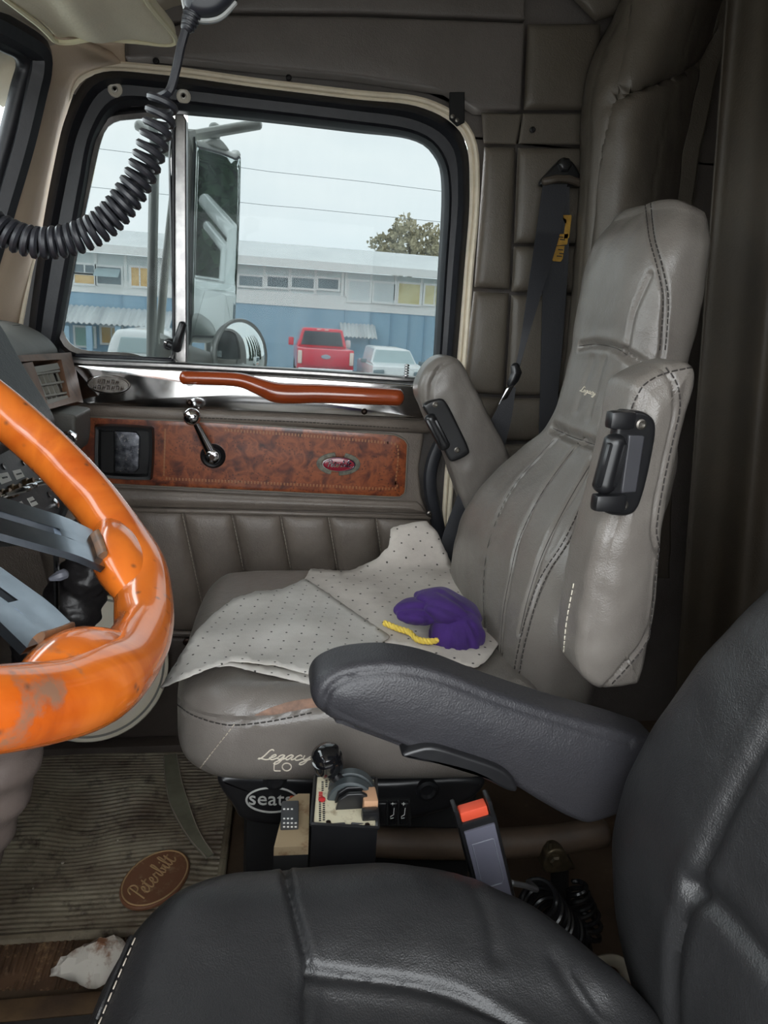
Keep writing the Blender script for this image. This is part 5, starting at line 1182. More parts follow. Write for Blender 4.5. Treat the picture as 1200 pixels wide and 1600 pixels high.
MB().lathe(k1, ka, [(0.008, -0.004), (0.015, 0.002), (0.0185, 0.010), (0.0195, 0.016), (0.0195, 0.024), (0.0170, 0.0245), (0.0170, 0.028), (0.0182, 0.029), (0.0178, 0.034), (0.013, 0.0385), (0.004, 0.040)], 30).build('lever_knob', mat('gloss_black', (18, 18, 20), 0.12, coat=0.6), lv_)
# rocker switch box next to it
rk = thing('rocker_switch_box', 'small rusty metal box with a black rocker switch left of the lever control', 'switch box', (0.05, 0.76, 0.0))
ZR = 0.505
r4 = [PZ(446, 1252, ZR), PZ(466, 1240, ZR), PZ(484, 1240, ZR), PZ(482, 1322, ZR), PZ(428, 1324, ZR)]
prism([q_*np.array([1, 1, 0])+np.array([0, 0.001, 0]) for q_ in r4], 0.0, ZR-0.012).build('box_body', 'matte_black', rk, smooth=False)
prism(r4, ZR-0.012, ZR).build('box_plate', mat('rusty_plate', (168, 148, 118), 0.55, metal=0.25, wear=(34, (112, 74, 44), 0.52, 0.7)), rk, smooth=False)
s4 = [PZ(440, 1260, ZR), PZ(467, 1259, ZR), PZ(466, 1297, ZR), PZ(438, 1297, ZR)]
c = np.mean(s4, 0); MB().obox(c+np.array([0, 0, 0.003]), s4[1]-s4[0], s4[3]-s4[0], (0, 0, 0.012), 0.002).build('rocker', mat('rocker_grey', (58, 60, 62), 0.4), rk)
pr = MB()
for y, k in ((1279, 3), (1286, 4), (1292, 4), (1264, 3)):
    for i in range(k):
        p = PZ(444+i*6.0, y, ZR+0.0095); pr.box(p[0]-0.0013, p[0]+0.0013, p[1]-0.0009, p[1]+0.0009, p[2]-0.0004, p[2]+0.0004)
pr.build('rocker_marks', 'white_label', rk, smooth=False)
# white connector behind
# ------------------------------------------------------------------ driver belt buckle
bk = thing('belt_buckle', 'grey driver seat belt buckle with an orange red release button standing up between the seats', 'buckle', PY(790, 1420, 0.72))
b0, b1, b2, b3 = PY(714, 1290, 0.705), PY(774, 1272, 0.705), PY(812, 1420, 0.705), PY(752, 1438, 0.705)
bx_ = (b1-b0); by_ = (b3-b0); bc_ = (b0+b2)/2; bn = np.cross(bx_, by_); bn /= np.linalg.norm(bn); bn *= math.copysign(1, bn@(CAM-bc_))
MB().obox(bc_-bn*0.013, bx_, by_, bn*0.026, 0.005).build('buckle_body', 'black_plastic', bk)
MB().obox(bc_+bn*0.001+by_*0.03, bx_*0.80, by_*0.92, bn*0.004, 0.0015).build('buckle_face', mat('buckle_grey', (92, 92, 104), 0.35), bk)
fr_ = [bc_+bn*0.0036+bx_*a+by_*b for a, b in [(-0.28, -0.30), (0.28, -0.30), (0.28, 0.12), (0.22, 0.16), (-0.22, 0.16), (-0.28, 0.12)]]
MB().tube(resample(fr_, 60, True), 0.0007, 5, closed=True).build('buckle_outline', 'lever_grey', bk)
MB().obox(b0+bx_*0.5-by_*0.035-bn*0.011, bx_*0.72, by_*0.10, bn*0.016, 0.003).build('release_button', mat('button_red', (212, 80, 54), 0.45), bk)
for a in (0.07, 0.93): MB().obox(b0+bx_*a-by_*0.05-bn*0.012, bx_*0.12, by_*0.16, bn*0.024, 0.002).build('buckle_ear', 'black_plastic', bk)
MB().tube([b3*0.5+b2*0.5-bn*0.012, b3*0.5+b2*0.5-bn*0.012+np.array([0.03, -0.02, -0.16]), (0.36, 0.66, 0.02)], 0.012, 8).build('buckle_stalk', 'black_rubber', bk)

# ------------------------------------------------------------------ coiled hose and fittings behind the driver seat
hz = thing('coiled_hose', 'coiled black air hose on the floor beside the driver backrest', 'hose', PY(880, 1500, 0.86))
hp = [(838, 1404), (850, 1420), (866, 1440), (886, 1458), (904, 1462), (912, 1440), (906, 1410), (900, 1384)]
c3 = np.array([PY(a, b, 0.86+0.06*k/900) for k, (a, b) in enumerate(resample(cr(hp, 8), 900))]); T = np.gradient(c3, axis=0); T /= np.linalg.norm(T, axis=1)[:, None]; q = []
for i in range(900):
    a = np.array([0, 1.0, 0]); a = a-T[i]*(a@T[i]); a /= np.linalg.norm(a); b = np.cross(T[i], a); u = i/899; ph_ = 2*math.pi*17*(u**0.9); r_ = 0.030-0.014*smooth01((u-0.55)/0.45)
    q.append(c3[i]+r_*(math.cos(ph_)*a+math.sin(ph_)*b))
MB().tube(q, 0.0042, 7).build('hose_coil', mat('hose_black', (30, 30, 32), 0.25), hz)
MB().tube(cr([q[0], PY(838, 1390, 0.84), PY(820, 1384, 0.82), PY(800, 1380, 0.80)], 6), 0.0042, 7).build('hose_end', mat('hose_grey', (110, 110, 112), 0.4), hz)
vb = thing('valve_bracket', 'dull brass valve on a bent bracket above the coiled hose', 'valve', PY(868, 1400, 0.92))
MB().slab(resample(cr([PY(a, b, 0.90)[[0, 2]] for a, b in [(848, 1335), (860, 1322), (878, 1324), (890, 1345), (894, 1352), (850, 1358)]], 5, True), 60, True), 0.89, 0.93, r=0.004).build('bracket', mat('old_brass', (104, 92, 72), 0.45, metal=0.7, var=(60, (66, 60, 50), 0.8)), vb, weld=True)
MB().lathe(PY(866, 1342, 0.888), (0, -1, 0), [(0.010, -0.004), (0.010, 0.006), (0.007, 0.009)], 6).build('bolt', 'old_brass', vb)
MB().lathe(PY(859, 1326, 0.89), (0, 0, 1), [(0.004, 0), (0.005, 0.006), (0.003, 0.012)], 10).build('nipple', 'old_brass', vb)
MB().tube([PY(874, 1350, 0.95), PY(876, 1430, 1.0), (0.50, 1.0, 0.01)], 0.016, 12).build('valve_body', 'matte_black', vb)
wl = MB().tube(cr([PZ(905, 1528, 0.10), PZ(925, 1508, 0.11), PZ(950, 1500, 0.11), PZ(970, 1506, 0.10), PZ(985, 1530, 0.08)], 8), 0.012, 10, sx=0.5)
tag(wl.build('air_line', mat('cream_line', (186, 180, 162), 0.5)), 'pale plastic air line looping at the foot of the driver backrest', 'air line')
tag(MB().tube(cr([PZ(942, 1545, 0.05), PZ(960, 1530, 0.06), PZ(978, 1528, 0.06), PZ(1000, 1545, 0.05)], 6), 0.020, 10).build('tan_strap', mat('tan_web', (138, 112, 90), 0.8)), 'tan strap on the floor under the pale air line', 'strap')

# ------------------------------------------------------------------ floor mats
def ribbed(name, quad, nrib, ncol, h, m, wob=0.0, seed=0.0, z0=0.002, rag=0.0):
    """rubber mat with raised ribs running along its first edge"""
    A, B, Cq, Dq = [np.array(p, float) for p in quad]; rows = []
    from mathutils import noise as mn
    for i in range(nrib*6+1):
        v = i/(nrib*6); f = (i % 6); hh = h*(0, 1, 1, 1, 0, 0)[f]; row = []
        for j in range(ncol+1):
            u = j/ncol; p = (A*(1-u)+B*u)*(1-v)+(Dq*(1-u)+Cq*u)*v
            w = wob*mn.noise(Vector((p[0]*7+seed, p[1]*5, seed))); wear = 1-rag*max(0, mn.noise(Vector((p[0]*22, p[1]*22, seed)))*2.2)
            row.append((p[0], p[1]+w*math.sin(math.pi*v), z0+0.012+hh*max(0.0, wear)))
        rows.append(row)
    mb = MB().loft(rows, False, False)
    return mb
mt = thing('floor_mat', 'grey ribbed rubber floor mat with an oval badge in the passenger footwell', 'mat', (-0.3, 1.4, 0.0))
mt.location = mt.location
fq = [(-0.72, 1.68, 0), (-0.052, 1.66, 0), (-0.075, 1.105, 0), (-0.72, 1.115, 0)]
mm_ = ribbed('ribs', fq, 46, 70, 0.0045, None, 0.03, 1.0)
mat('mat_rubber', (152, 143, 122), 0.55, var=(7, (96, 82, 66), 1.0), wear=(24, (66, 54, 42), 0.52, 0.68), bump=(160, 0.0008, 'noise'))
mm_.build('ribbed_rubber', 'mat_rubber', mt, angle=30)
MB().tube([(-0.72, 1.106, 0.012), (-0.35, 1.104, 0.012), (-0.075, 1.098, 0.012)], 0.010, 8).build('mat_edge', 'mat_rubber', mt)
MB().tube([(-0.055, 1.68, 0.012), (-0.066, 1.3, 0.012), (-0.075, 1.098, 0.012)], 0.009, 8).build('mat_edge', 'mat_rubber', mt)
cs = [PZ(a, b, 0.022) for a, b in [(266, 1180), (272, 1225), (285, 1268), (305, 1308), (328, 1338)]]; cs = resample(cr(cs, 8), 50)
Tn = np.gradient(cs, axis=0); wv = np.cross(Tn, (0, 0, 1.0)); wv /= np.linalg.norm(wv, axis=1)[:, None]; ww = np.interp(np.linspace(0, 1, 50), [0, 0.5, 1], [0.034, 0.042, 0.018])
MB().ribbon(cs, wv*ww[:, None], 0.004).build('mat_strip', mat('strip_vinyl', (142, 141, 122), 0.55, var=(20, (116, 114, 98), 0.8)), mt, label='smooth curved grey green strip on the mat')
for s_ in (-1, 1): MB().tube(cs+wv*ww[:, None]*0.46*s_+np.array([0, 0, 0.0025]), 0.0013, 5).build('strip_edge', 'stitch_light', mt)
ob = PZ(243, 1372, 0.024); e1 = PZ(283, 1330, 0.024)-PZ(206, 1418, 0.024); a1 = np.linalg.norm(e1)/2; e1 = e1/np.linalg.norm(e1); e2 = np.cross((0, 0, 1.0), e1)
bp_ = [(a1*math.cos(t), a1*0.74*math.sin(t)) for t in np.linspace(0, 2*math.pi, 60, endpoint=False)]
ofr = lambda a, b, h: ob+e1*a+e2*b+np.array([0, 0, h])
obd = MB().slab(bp_, -0.006, 0.003, fr=ofr, r=0.003).build('mat_badge', mat('badge_brown', (134, 92, 68), 0.45, wear=(40, (168, 138, 110), 0.55, 0.7)), mt, weld=True, label='brown oval badge moulded on the mat')
MB().tube([ofr(a*0.93, b*0.93, 0.0035) for a, b in bp_], 0.0016, 6, closed=True).build('badge_rim', mat('badge_tan', (192, 160, 118), 0.5), obd)
ls, wd = script_lines('Peterbilt'); tx = MB(); sc_ = a1*1.45/wd
for st_ in ls: tx.tube([ofr(-a1*0.74+(a+0.15*b)*sc_, -a1*0.14+b*sc_*1.25, 0.0035) for a, b in resample(cr(st_, 5), 24)], 0.0017, 5)
tx.build('badge_lettering', 'badge_tan', obd)
m2_ = thing('floor_mat', 'worn dark brown ribbed mat strip nearer the driver seat, under the paper scrap', 'mat', (-0.3, 1.03, 0.0))
q2 = [PZ(-150, 1452, 0.012), PZ(-150, 1548, 0.012), PZ(330, 1540, 0.012), PZ(330, 1452, 0.012)]
sk = PZ(20, 1548, 0.012)-PZ(48, 1452, 0.012)-(PZ(0, 1548, 0.012)-PZ(0, 1452, 0.012))
q2[1] = q2[1]+sk; q2[2] = q2[2]+sk
ribbed('ribs', q2, 44, 40, 0.004, None, 0.004, 4.0, -0.004, 1.2).build('ribbed_rubber', mat('mat_brown', (104, 78, 58), 0.6, var=(9, (58, 44, 34), 1.0), wear=(44, (168, 138, 106), 0.54, 0.70)), m2_, angle=30)
MB().box(-0.80, -0.10, 0.945, 0.985, 0.0, 0.014, 0.004).build('mat_border', mat('border_tan', (104, 82, 58), 0.6, var=(16, (70, 54, 42), 0.9)), m2_)
sp_ = MB().box(-0.85, -0.11, 0.66, 0.943, 0.0, 0.016, 0.005)
tag(sp_.build('floor_cover', mat('cover_vinyl', (52, 50, 50), 0.42, var=(18, (72, 68, 66), 0.8), bump=(60, 0.001, 'noise'))), 'dark vinyl floor cover at the lower left corner', 'floor cover')
# crumbs on the mat
dbm = mat('crumb', (196, 188, 172), 0.8)
for a, b, r_, lb_ in ((98, 1348, 0.0035, 'largest pale crumb of grit on the ribbed mat left of the oval badge'), (184, 1313, 0.0022, 'small pale crumb of grit on the ribbed mat above the oval badge'), (52, 1388, 0.002, 'small pale crumb of grit near the lower left of the ribbed mat')):
    p = PZ(a, b, 0.02); c_ = blob((a, b), p[1], r_, r_*0.8, r_*0.7, 0.3, a, 0.0004)
    tag(c_.build('grit_crumb', dbm), lb_, 'grit', 'crumbs of grit on the mat')
# paper scrap
pq = [PZ(80, 1524, 0.022), PZ(104, 1500, 0.022), PZ(182, 1466, 0.022), PZ(215, 1500, 0.022), PZ(160, 1546, 0.022), PZ(138, 1545, 0.022)]
rows = []
for i, u in enumerate(np.linspace(0, 1, 15)):
    top = np.array(resample([pq[0], pq[1], pq[2], pq[3]], 15)[i]); bot = np.array(resample([pq[0], pq[5], pq[4], pq[3]], 15)[i]); row = []
    for j, v in enumerate(np.linspace(0, 1, 9)):
        q_ = top*(1-v)+bot*v; hgt = 0.045*math.sin(math.pi*v)**0.8*math.sin(math.pi*min(1, u*0.9+0.04))+RNG.uniform(-0.004, 0.006)
        row.append(q_+np.array([RNG.uniform(-.003, .003), RNG.uniform(-.003, .003), hgt]))
    rows.append(row)
pm = MB().loft(rows, False, False).build('paper_scrap', mat('dirty_paper', (222, 216, 204), 0.8, wear=(18, (140, 96, 68), 0.53, 0.66)), smooth=True, angle=25); pm.modifiers.new('thick', 'SOLIDIFY').thickness = 0.001
tag(pm, 'crumpled dirty white paper scrap beside the driver cushion', 'paper')

# ------------------------------------------------------------------ outside: yard, building, vehicles, mirrors
GZ = -1.25
mat('asphalt', (168, 168, 165), 0.9, var=(0.4, (146,146,144), 0.9), bump=(6, 0.02, 'noise'))
tag(MB().box(-120, 120, -60, 160, GZ-0.2, GZ).build('ground', 'asphalt', smooth=False), 'grey asphalt yard outside the truck', 'ground', kind='structure')
BYD = 34.0
def Bp(px, py, Y=BYD): return PY(px, py, Y)
mat('roof_sheet', (228, 232, 231), 0.5, var=(0.5, (206, 211, 212), 0.9), stretch=(1, 1, 0.3))
mat('wall_pale', (222, 230, 230), 0.7, var=(0.8, (208, 218, 220), 0.7))
mat('wall_white', (240, 242, 240), 0.7)
mat('wall_blue', (158, 190, 210), 0.75, var=(0.9, (142, 176, 198), 0.9), stretch=(1, 1, 0.25))
mat('pane_dark', (96, 112, 120), 0.15, var=(0.6, (134, 150, 156), 0.8))
mat('board_yellow', (236, 230, 190), 0.8, var=(1.2, (206, 196, 140), 0.7))
mat('board_tan', (240, 208, 150), 0.8, var=(1.5, (206, 164, 100), 0.8))
bl = thing('warehouse', 'long blue and white two-storey warehouse with a pale metal roof across the yard', 'building', (0, BYD, GZ))
def bq(name, pxs, y0, y1, m, parent=bl, label=None):
    q = [Bp(a, b) for a, b in pxs]; n = len(q); off = [np.array([0, y-BYD, 0]) for y in (y0, y1)]
    return MB().add([p+off[0] for p in q]+[p+off[1] for p in q], [tuple(range(n)), tuple(range(2*n-1, n-1, -1))]+[(i, n+i, n+(i+1) % n, (i+1) % n) for i in range(n)]).build(name, m, parent, smooth=False, label=label)
xl, xr = Bp(-140, 500)[0], Bp(1000, 500)[0]
def zline(px, py): return Bp(px, py)[2]
z_eave = (zline(150, 402)+zline(660, 428))/2; z_band1 = (zline(560, 466)+zline(200, 449))/2; z_band0 = (zline(400, 447))
# heights are level: blue wall, white band, pale clerestory, eave, roof
MB().box(xl, xr, BYD, BYD+12, GZ, z_band1-0.45).build('lower_wall', 'wall_blue', bl, smooth=False)
MB().box(xl, xr, BYD-0.05, BYD+12, z_band1-0.45, z_band1+0.15).build('white_band', 'wall_white', bl, smooth=False)
MB().box(xl, xr, BYD-0.02, BYD+12, z_band1+0.15, z_eave).build('upper_wall', 'wall_pale', bl, smooth=False)
rf = MB(); zr = z_eave+1.35
rf.add([(xl, BYD-0.7, z_eave), (xr, BYD-0.7, z_eave), (xr, BYD+7, zr), (xl, BYD+7, zr), (xl, BYD-0.7, z_eave+0.28), (xr, BYD-0.7, z_eave+0.28), (xr, BYD+7, zr+0.28), (xl, BYD+7, zr+0.28)], [(0, 1, 2, 3), (7, 6, 5, 4), (0, 4, 5, 1), (2, 6, 7, 3), (1, 5, 6, 2), (0, 3, 7, 4)])
rfo = rf.build('roof', 'roof_sheet', bl, smooth=False)
MB().box(xl, xr, BYD-0.78, BYD-0.70, z_eave-0.02, z_eave+0.32).build('eave_gutter', 'wall_white', rfo, smooth=False)
mat('seam_grey', (170, 182, 186), 0.7)
for a in (370, 413, 453, 493, 535, 541, 580, 618, 659, 697, 112, 151, 197, 250):
    x = Bp(a, 440)[0]; MB().box(x-0.06, x+0.06, BYD-0.10, BYD, z_band1+0.15, z_eave).build('wall_batten', 'wall_white', bl, smooth=False)
for a in (540, 580, 612, 640, 665, 690, 190, 230):
    x = Bp(a, 500)[0]; MB().box(x-0.05, x+0.05, BYD-0.06, BYD, GZ, z_band1-0.45).build('wall_seam', mat('wall_blue_dark', (136, 168, 190), 0.7), bl, smooth=False)
def window(name, a0, b0, a1, b1, m, frame='wall_white', mull=0):
    p, q = Bp(a0, (b0+b1)/2), Bp(a1, (b0+b1)/2); z1 = Bp((a0+a1)/2, b0)[2]; z0 = Bp((a0+a1)/2, b1)[2]
    f = MB()
    f.box(p[0]-0.09, q[0]+0.09, BYD-0.14, BYD, z0-0.09, z0); f.box(p[0]-0.09, q[0]+0.09, BYD-0.14, BYD, z1, z1+0.09); f.box(p[0]-0.09, p[0], BYD-0.14, BYD, z0, z1); f.box(q[0], q[0]+0.09, BYD-0.14, BYD, z0, z1)
    for k in range(mull): x = p[0]+(q[0]-p[0])*(k+1)/(mull+1); f.box(x-0.03, x+0.03, BYD-0.12, BYD, z0, z1)
    fo_ = f.build(name, frame, bl, smooth=False)
    MB().box(p[0], q[0], BYD-0.10, BYD-0.02, z0, z1).build('pane', m, fo_, smooth=False)
    return fo_
for a0, a1 in ((374, 410), (418, 450), (456, 490), (497, 528)): window('clerestory_window', a0, 432+(a0-374)*0.035, a1, 447+(a0-374)*0.035, 'pane_dark')
window('boarded_window', 622, 444, 655, 475, 'board_yellow'); window('boarded_window', 663, 447, 694, 476, 'board_yellow', mull=1)
window('blank_panel', 545, 440, 577, 470, 'wall_pale'); window('blank_panel', 584, 443, 616, 472, 'wall_pale')
window('boarded_window', 206, 419, 232, 447, 'board_tan', mull=1); window('side_window', 118, 414, 148, 426, 'pane_dark', mull=1); window('boarded_window', 118, 430, 148, 443, 'board_tan')
hp_ = window('hopper_window', 153, 418, 190, 444, 'pane_dark')
p, q = Bp(152, 436), Bp(190, 440); zt = Bp(170, 420)[2]; zb = Bp(170, 441)[2]
MB().add([(p[0], BYD-0.15, zt), (q[0], BYD-0.15, zt), (q[0]+0.0, BYD-0.75, zb+0.2), (p[0], BYD-0.75, zb+0.2), (p[0], BYD-0.2, zt), (q[0], BYD-0.2, zt), (q[0], BYD-0.8, zb+0.2), (p[0], BYD-0.8, zb+0.2)], [(0, 1, 2, 3), (7, 6, 5, 4), (0, 4, 5, 1), (1, 5, 6, 2), (2, 6, 7, 3), (3, 7, 4, 0)]).build('open_sash', mat('sash_glass', (170, 190, 194), 0.2), hp_, smooth=False)
def awning(a0, a1, b0, b1, out, n):
    p, q = Bp(a0, b0), Bp(a1, b0); z1 = Bp((a0+a1)/2, b0)[2]; z0 = Bp((a0+a1)/2, b1)[2]; rows = []
    for t in (0, 1):
        row = []
        for k in range(n*4+1):
            x = p[0]+(q[0]-p[0])*k/(n*4); row.append((x, BYD-0.05-out*t, z1+(z0-z1)*t+0.04*math.sin(k*math.pi/2)))
        rows.append(row)
    o = MB().loft(rows, False, False).build('awning', mat('awning_sheet', (222, 226, 226), 0.4, var=(2.5, (186, 190, 192), 0.9), stretch=(1, 0.1, 0.1)), bl, smooth=False, label='corrugated white metal awning'); o.modifiers.new('thick', 'SOLIDIFY').thickness = 0.03
awning(531, 586, 507, 527, 1.0, 9); awning(60, 272, 481, 506, 1.6, 26)
for a in (118, 152, 195, 215):
    x = Bp(a, 520)[0]; MB().box(x-0.12, x+0.12, BYD-1.55, BYD-1.35, GZ, Bp(a, 508)[2]).build('awning_post', 'wall_blue', bl, smooth=False)
window('shop_window', 119, 512, 148, 540, mat('pane_green', (150, 190, 180), 0.3)); window('shop_window', 160, 512, 190, 536, 'board_tan', mull=1); window('shop_window', 212, 512, 262, 540, 'pane_dark')

# ---- tree behind the roof
def leafy(name, c, r, n, m, label, trunk, cat='tree', seed=1, leaf=0.3, group=None, cone=False):
    t = thing(name, label, cat, (c[0], c[1], GZ), group); rg = np.random.default_rng(seed); mb = MB()
    for i in range(n):
        d = rg.normal(0, 1, 3); d /= np.linalg.norm(d); k = rg.uniform(0.55, 1)**0.5
        if cone:
            h = rg.uniform(0, 1)**1.4; w = (1-h)*rg.uniform(0.5, 1); an = rg.uniform(0, 6.28); p = np.array([c[0]+r[0]*w*math.cos(an), c[1]+r[1]*w*math.sin(an), c[2]-r[2]+2*r[2]*h])
        else:
            lob = 1+0.22*math.sin(d[0]*7+seed)+0.18*math.sin(d[2]*9+d[1]*5); p = np.array(c)+d*np.array(r)*k*lob
        a = rg.normal(0, 1, 3); a /= np.linalg.norm(a); b = np.cross(a, rg.normal(0, 1, 3)); b /= np.linalg.norm(b)+1e-9; s = leaf*rg.uniform(0.6, 1.4)
        mb.add([p-a*s-b*s*0.5, p+a*s-b*s*0.5, p+a*s*0.6+b*s*0.6, p-a*s*0.6+b*s*0.6], [(0, 1, 2, 3)])
    mb.build('foliage', m, t, smooth=False, kind='stuff')
    tk = MB().tube([(c[0], c[1], GZ), (c[0]+0.2, c[1], c[2]-r[2]*0.5), (c[0], c[1], c[2]+r[2]*0.3)], [trunk, trunk*0.8, trunk*0.3], 8)
    if not cone:
        for k in range(6):
            an = k*1.05; tk.tube([(c[0], c[1], c[2]-r[2]*0.5), (c[0]+r[0]*0.7*math.cos(an), c[1]+r[1]*0.5*math.sin(an), c[2]+r[2]*0.4*math.sin(k))], [trunk*0.5, trunk*0.1], 6)
    tk.build('trunk', mat('bark', (96, 84, 70), 0.9), t)
    return t
tc = PY(640, 380, 58.0)
leafy('broad_tree', (tc[0], 58.0, tc[2]-0.4), (2.5, 2.0, 1.9), 2600, mat('leaf_olive', (200, 190, 158), 0.8, var=(0.6, (160, 152, 120), 0.9)), 'olive brown bushy tree rising behind the warehouse roof', 0.25, seed=3, leaf=0.16)
# ---- overhead wires
for i, (pts, lab) in enumerate((([(296, 250), (420, 268), (570, 284)], 'upper thin overhead wire crossing the sky'), ([(300, 308), (420, 321), (470, 325)], 'lower thin overhead wire crossing the sky'))):
    q = [PY(a, b, 30.0) for a, b in pts]; d = (q[-1]-q[0]); q = [q[0]-d*3]+q+[q[-1]+d*3]
    tag(MB().tube(q, 0.010, 5).build('overhead_wire', mat('wire', (150, 156, 158), 0.6)), lab, 'wire', 'overhead wires')

# ---- red pickup (rear view)
PYD = 25.0
pc_ = PY(509, 560, PYD); px_ = pc_[0]
pk_ = thing('pickup_truck', 'bright red pickup truck parked tail toward the viewer in front of the warehouse', 'truck', (px_, PYD, GZ))
mat('car_red', (226, 44, 72), 0.25, coat=0.7); mat('car_glass', (60, 74, 82), 0.08); mat('tyre', (28, 28, 29), 0.8); mat('lamp_pale', (240, 226, 214), 0.3); mat('car_white', (228, 232, 232), 0.25, coat=0.6)
mat('lamp_red', (150, 20, 30), 0.3)
def rbox(name, x0, x1, y0, y1, z0, z1, bev, m, par): return MB().box(px_+x0, px_+x1, PYD+y0, PYD+y1, GZ+z0, GZ+z1, bev).build(name, m, par)
bed = rbox('bed', -0.98, 0.98, 0.0, 2.2, 0.55, 1.32, 0.06, 'car_red', pk_)
tgo = rbox('tailgate', -0.80, 0.80, -0.05, 0.02, 0.72, 1.30, 0.03, 'car_red', pk_)
MB().slab([(px_+0.17*math.cos(t), GZ+1.06+0.075*math.sin(t)) for t in np.linspace(0, 2*math.pi, 32, endpoint=False)], PYD-0.075, PYD-0.045, r=0.01).build('tailgate_emblem', mat('emblem_blue', (170, 178, 190), 0.3), tgo, weld=True)
for s in (-1, 1): rbox('tail_lamp', min(s*0.82, s*0.96), max(s*0.82, s*0.96), -0.04, 0.08, 0.80, 1.24, 0.02, 'lamp_pale', pk_)
cabp = [(-0.92, 1.28), (-0.74, 1.93), (-0.66, 1.97), (0.66, 1.97), (0.74, 1.93), (0.92, 1.28)]
MB().slab(resample([(px_+a, GZ+b) for a, b in cabp], 80, True), PYD+1.9, PYD+3.6, r=0.05).build('cab', 'car_red', pk_, weld=True)
MB().slab(resample([(px_+a, GZ+b) for a, b in [(-0.78, 1.36), (-0.66, 1.86), (0.66, 1.86), (0.78, 1.36)]], 60, True), PYD+1.87, PYD+1.92, r=0.015).build('rear_window', 'car_glass', pk_, weld=True)
for a in (-0.14, 0.14): rbox('cargo_lamp', a-0.07, a+0.07, 1.86, 1.90, 1.90, 1.95, 0.01, 'lamp_pale', pk_)
rbox('hood', -0.92, 0.92, 3.5, 5.3, 0.6, 1.25, 0.10, 'car_red', pk_); rbox('rear_bumper', -0.95, 0.95, -0.20, 0.0, 0.48, 0.68, 0.04, 'chrome', pk_)
for s in (-1, 1):
    MB().obox((px_+s*1.10, PYD+3.2, GZ+1.42), (0.20, 0, 0), (0, 0.08, 0), (0, 0, 0.30), 0.03).build('side_mirror', 'car_white' if s > 0 else 'car_red', pk_)
    for yy in (0.9, 4.4): MB().lathe((px_+s*0.80, PYD+yy, GZ+0.38), (s, 0, 0), [(0.22, -0.13), (0.38, -0.12), (0.38, 0.12), (0.22, 0.13), (0.20, 0.10)], 28).build('wheel', 'tyre', pk_)
# ---- white car (front view)
WYD = 23.0; wc = PY(624, 570, WYD); wx = wc[0]
wcar = thing('white_car', 'white hatchback car facing the viewer right of the red pickup', 'car', (wx, WYD, GZ))
def wbox(name, x0, x1, y0, y1, z0, z1, bev, m): return MB().box(wx+x0, wx+x1, WYD+y0, WYD+y1, GZ+z0, GZ+z1, bev).build(name, m, wcar)
wbox('body', -0.88, 0.88, 0.0, 4.2, 0.28, 0.98, 0.12, 'car_white')
MB().loft([[(wx+a, WYD+b, GZ+c_) for a, b, c_ in [(-0.80, y, z), (0.80, y, z), (0.80-0.01, y+0.02, z-0.05), (-0.79, y+0.02, z-0.05)]] for y, z in ((0.15, 0.92), (0.6, 1.02), (1.0, 1.04))]).build('bonnet', 'car_white', wcar)
gh = [(-0.80, 0.98), (-0.62, 1.44), (-0.5, 1.48), (0.5, 1.48), (0.62, 1.44), (0.80, 0.98)]
MB().loft([[(wx+a*k, WYD+y+(z-0.98)*1.2, GZ+z) for a, z in gh] for y, k in ((1.0, 1.0), (3.4, 0.96))]).build('cabin', 'car_white', wcar)
MB().add([(wx-0.72, WYD+1.02, GZ+1.02), (wx+0.72, WYD+1.02, GZ+1.02), (wx+0.58, WYD+1.44, GZ+1.42), (wx-0.58, WYD+1.44, GZ+1.42), (wx-0.72, WYD+1.0, GZ+1.03), (wx+0.72, WYD+1.0, GZ+1.03), (wx+0.58, WYD+1.42, GZ+1.43), (wx-0.58, WYD+1.42, GZ+1.43)], [(0, 1, 2, 3), (7, 6, 5, 4), (0, 4, 5, 1), (1, 5, 6, 2), (2, 6, 7, 3), (3, 7, 4, 0)]).build('windscreen', mat('car_glass_pale', (168, 186, 188), 0.1), wcar, smooth=False)
for s in (-1, 1):
    MB().obox((wx+s*0.66, WYD-0.01, GZ+0.78), (0.34, 0.05*s, 0.03), (0, 0.08, 0), (0, 0, 0.15), 0.03).build('headlamp', 'pane_dark', wcar)
    MB().obox((wx+s*1.0, WYD+1.3, GZ+1.05), (0.20, 0, 0), (0, 0.1, 0), (0, 0, 0.14), 0.03).build('side_mirror', 'pane_dark', wcar)
    for yy in (0.75, 3.4): MB().lathe((wx+s*0.78, WYD+yy, GZ+0.31), (s, 0, 0), [(0.18, -0.1), (0.31, -0.09), (0.31, 0.09), (0.18, 0.1)], 24).build('wheel', 'tyre', wcar)
wbox('grille', -0.42, 0.42, -0.03, 0.03, 0.45, 0.66, 0.03, 'pane_dark')
# ---- second pale vehicle seen low in the vent pane
vx = PY(222, 545, 21.0)[0]
wv_ = thing('white_van', 'white van roof and windscreen just above the sill of the vent pane', 'van', (vx, 21, GZ))
MB().slab(resample(cr([(vx-0.95, GZ+0.3), (vx-0.95, GZ+1.05), (vx-0.72, GZ+1.62), (vx-0.4, GZ+1.70), (vx+0.4, GZ+1.70), (vx+0.72, GZ+1.62), (vx+0.95, GZ+1.05), (vx+0.95, GZ+0.3)], 4, True), 70, True), 21.0, 25.0, r=0.15).build('van_body', 'car_white', wv_, weld=True)
MB().slab(resample([(vx-0.66, GZ+1.08), (vx-0.55, GZ+1.5), (vx+0.55, GZ+1.5), (vx+0.66, GZ+1.08)], 50, True), 20.96, 21.02, r=0.02).build('van_windscreen', 'car_glass_pale', wv_, weld=True)

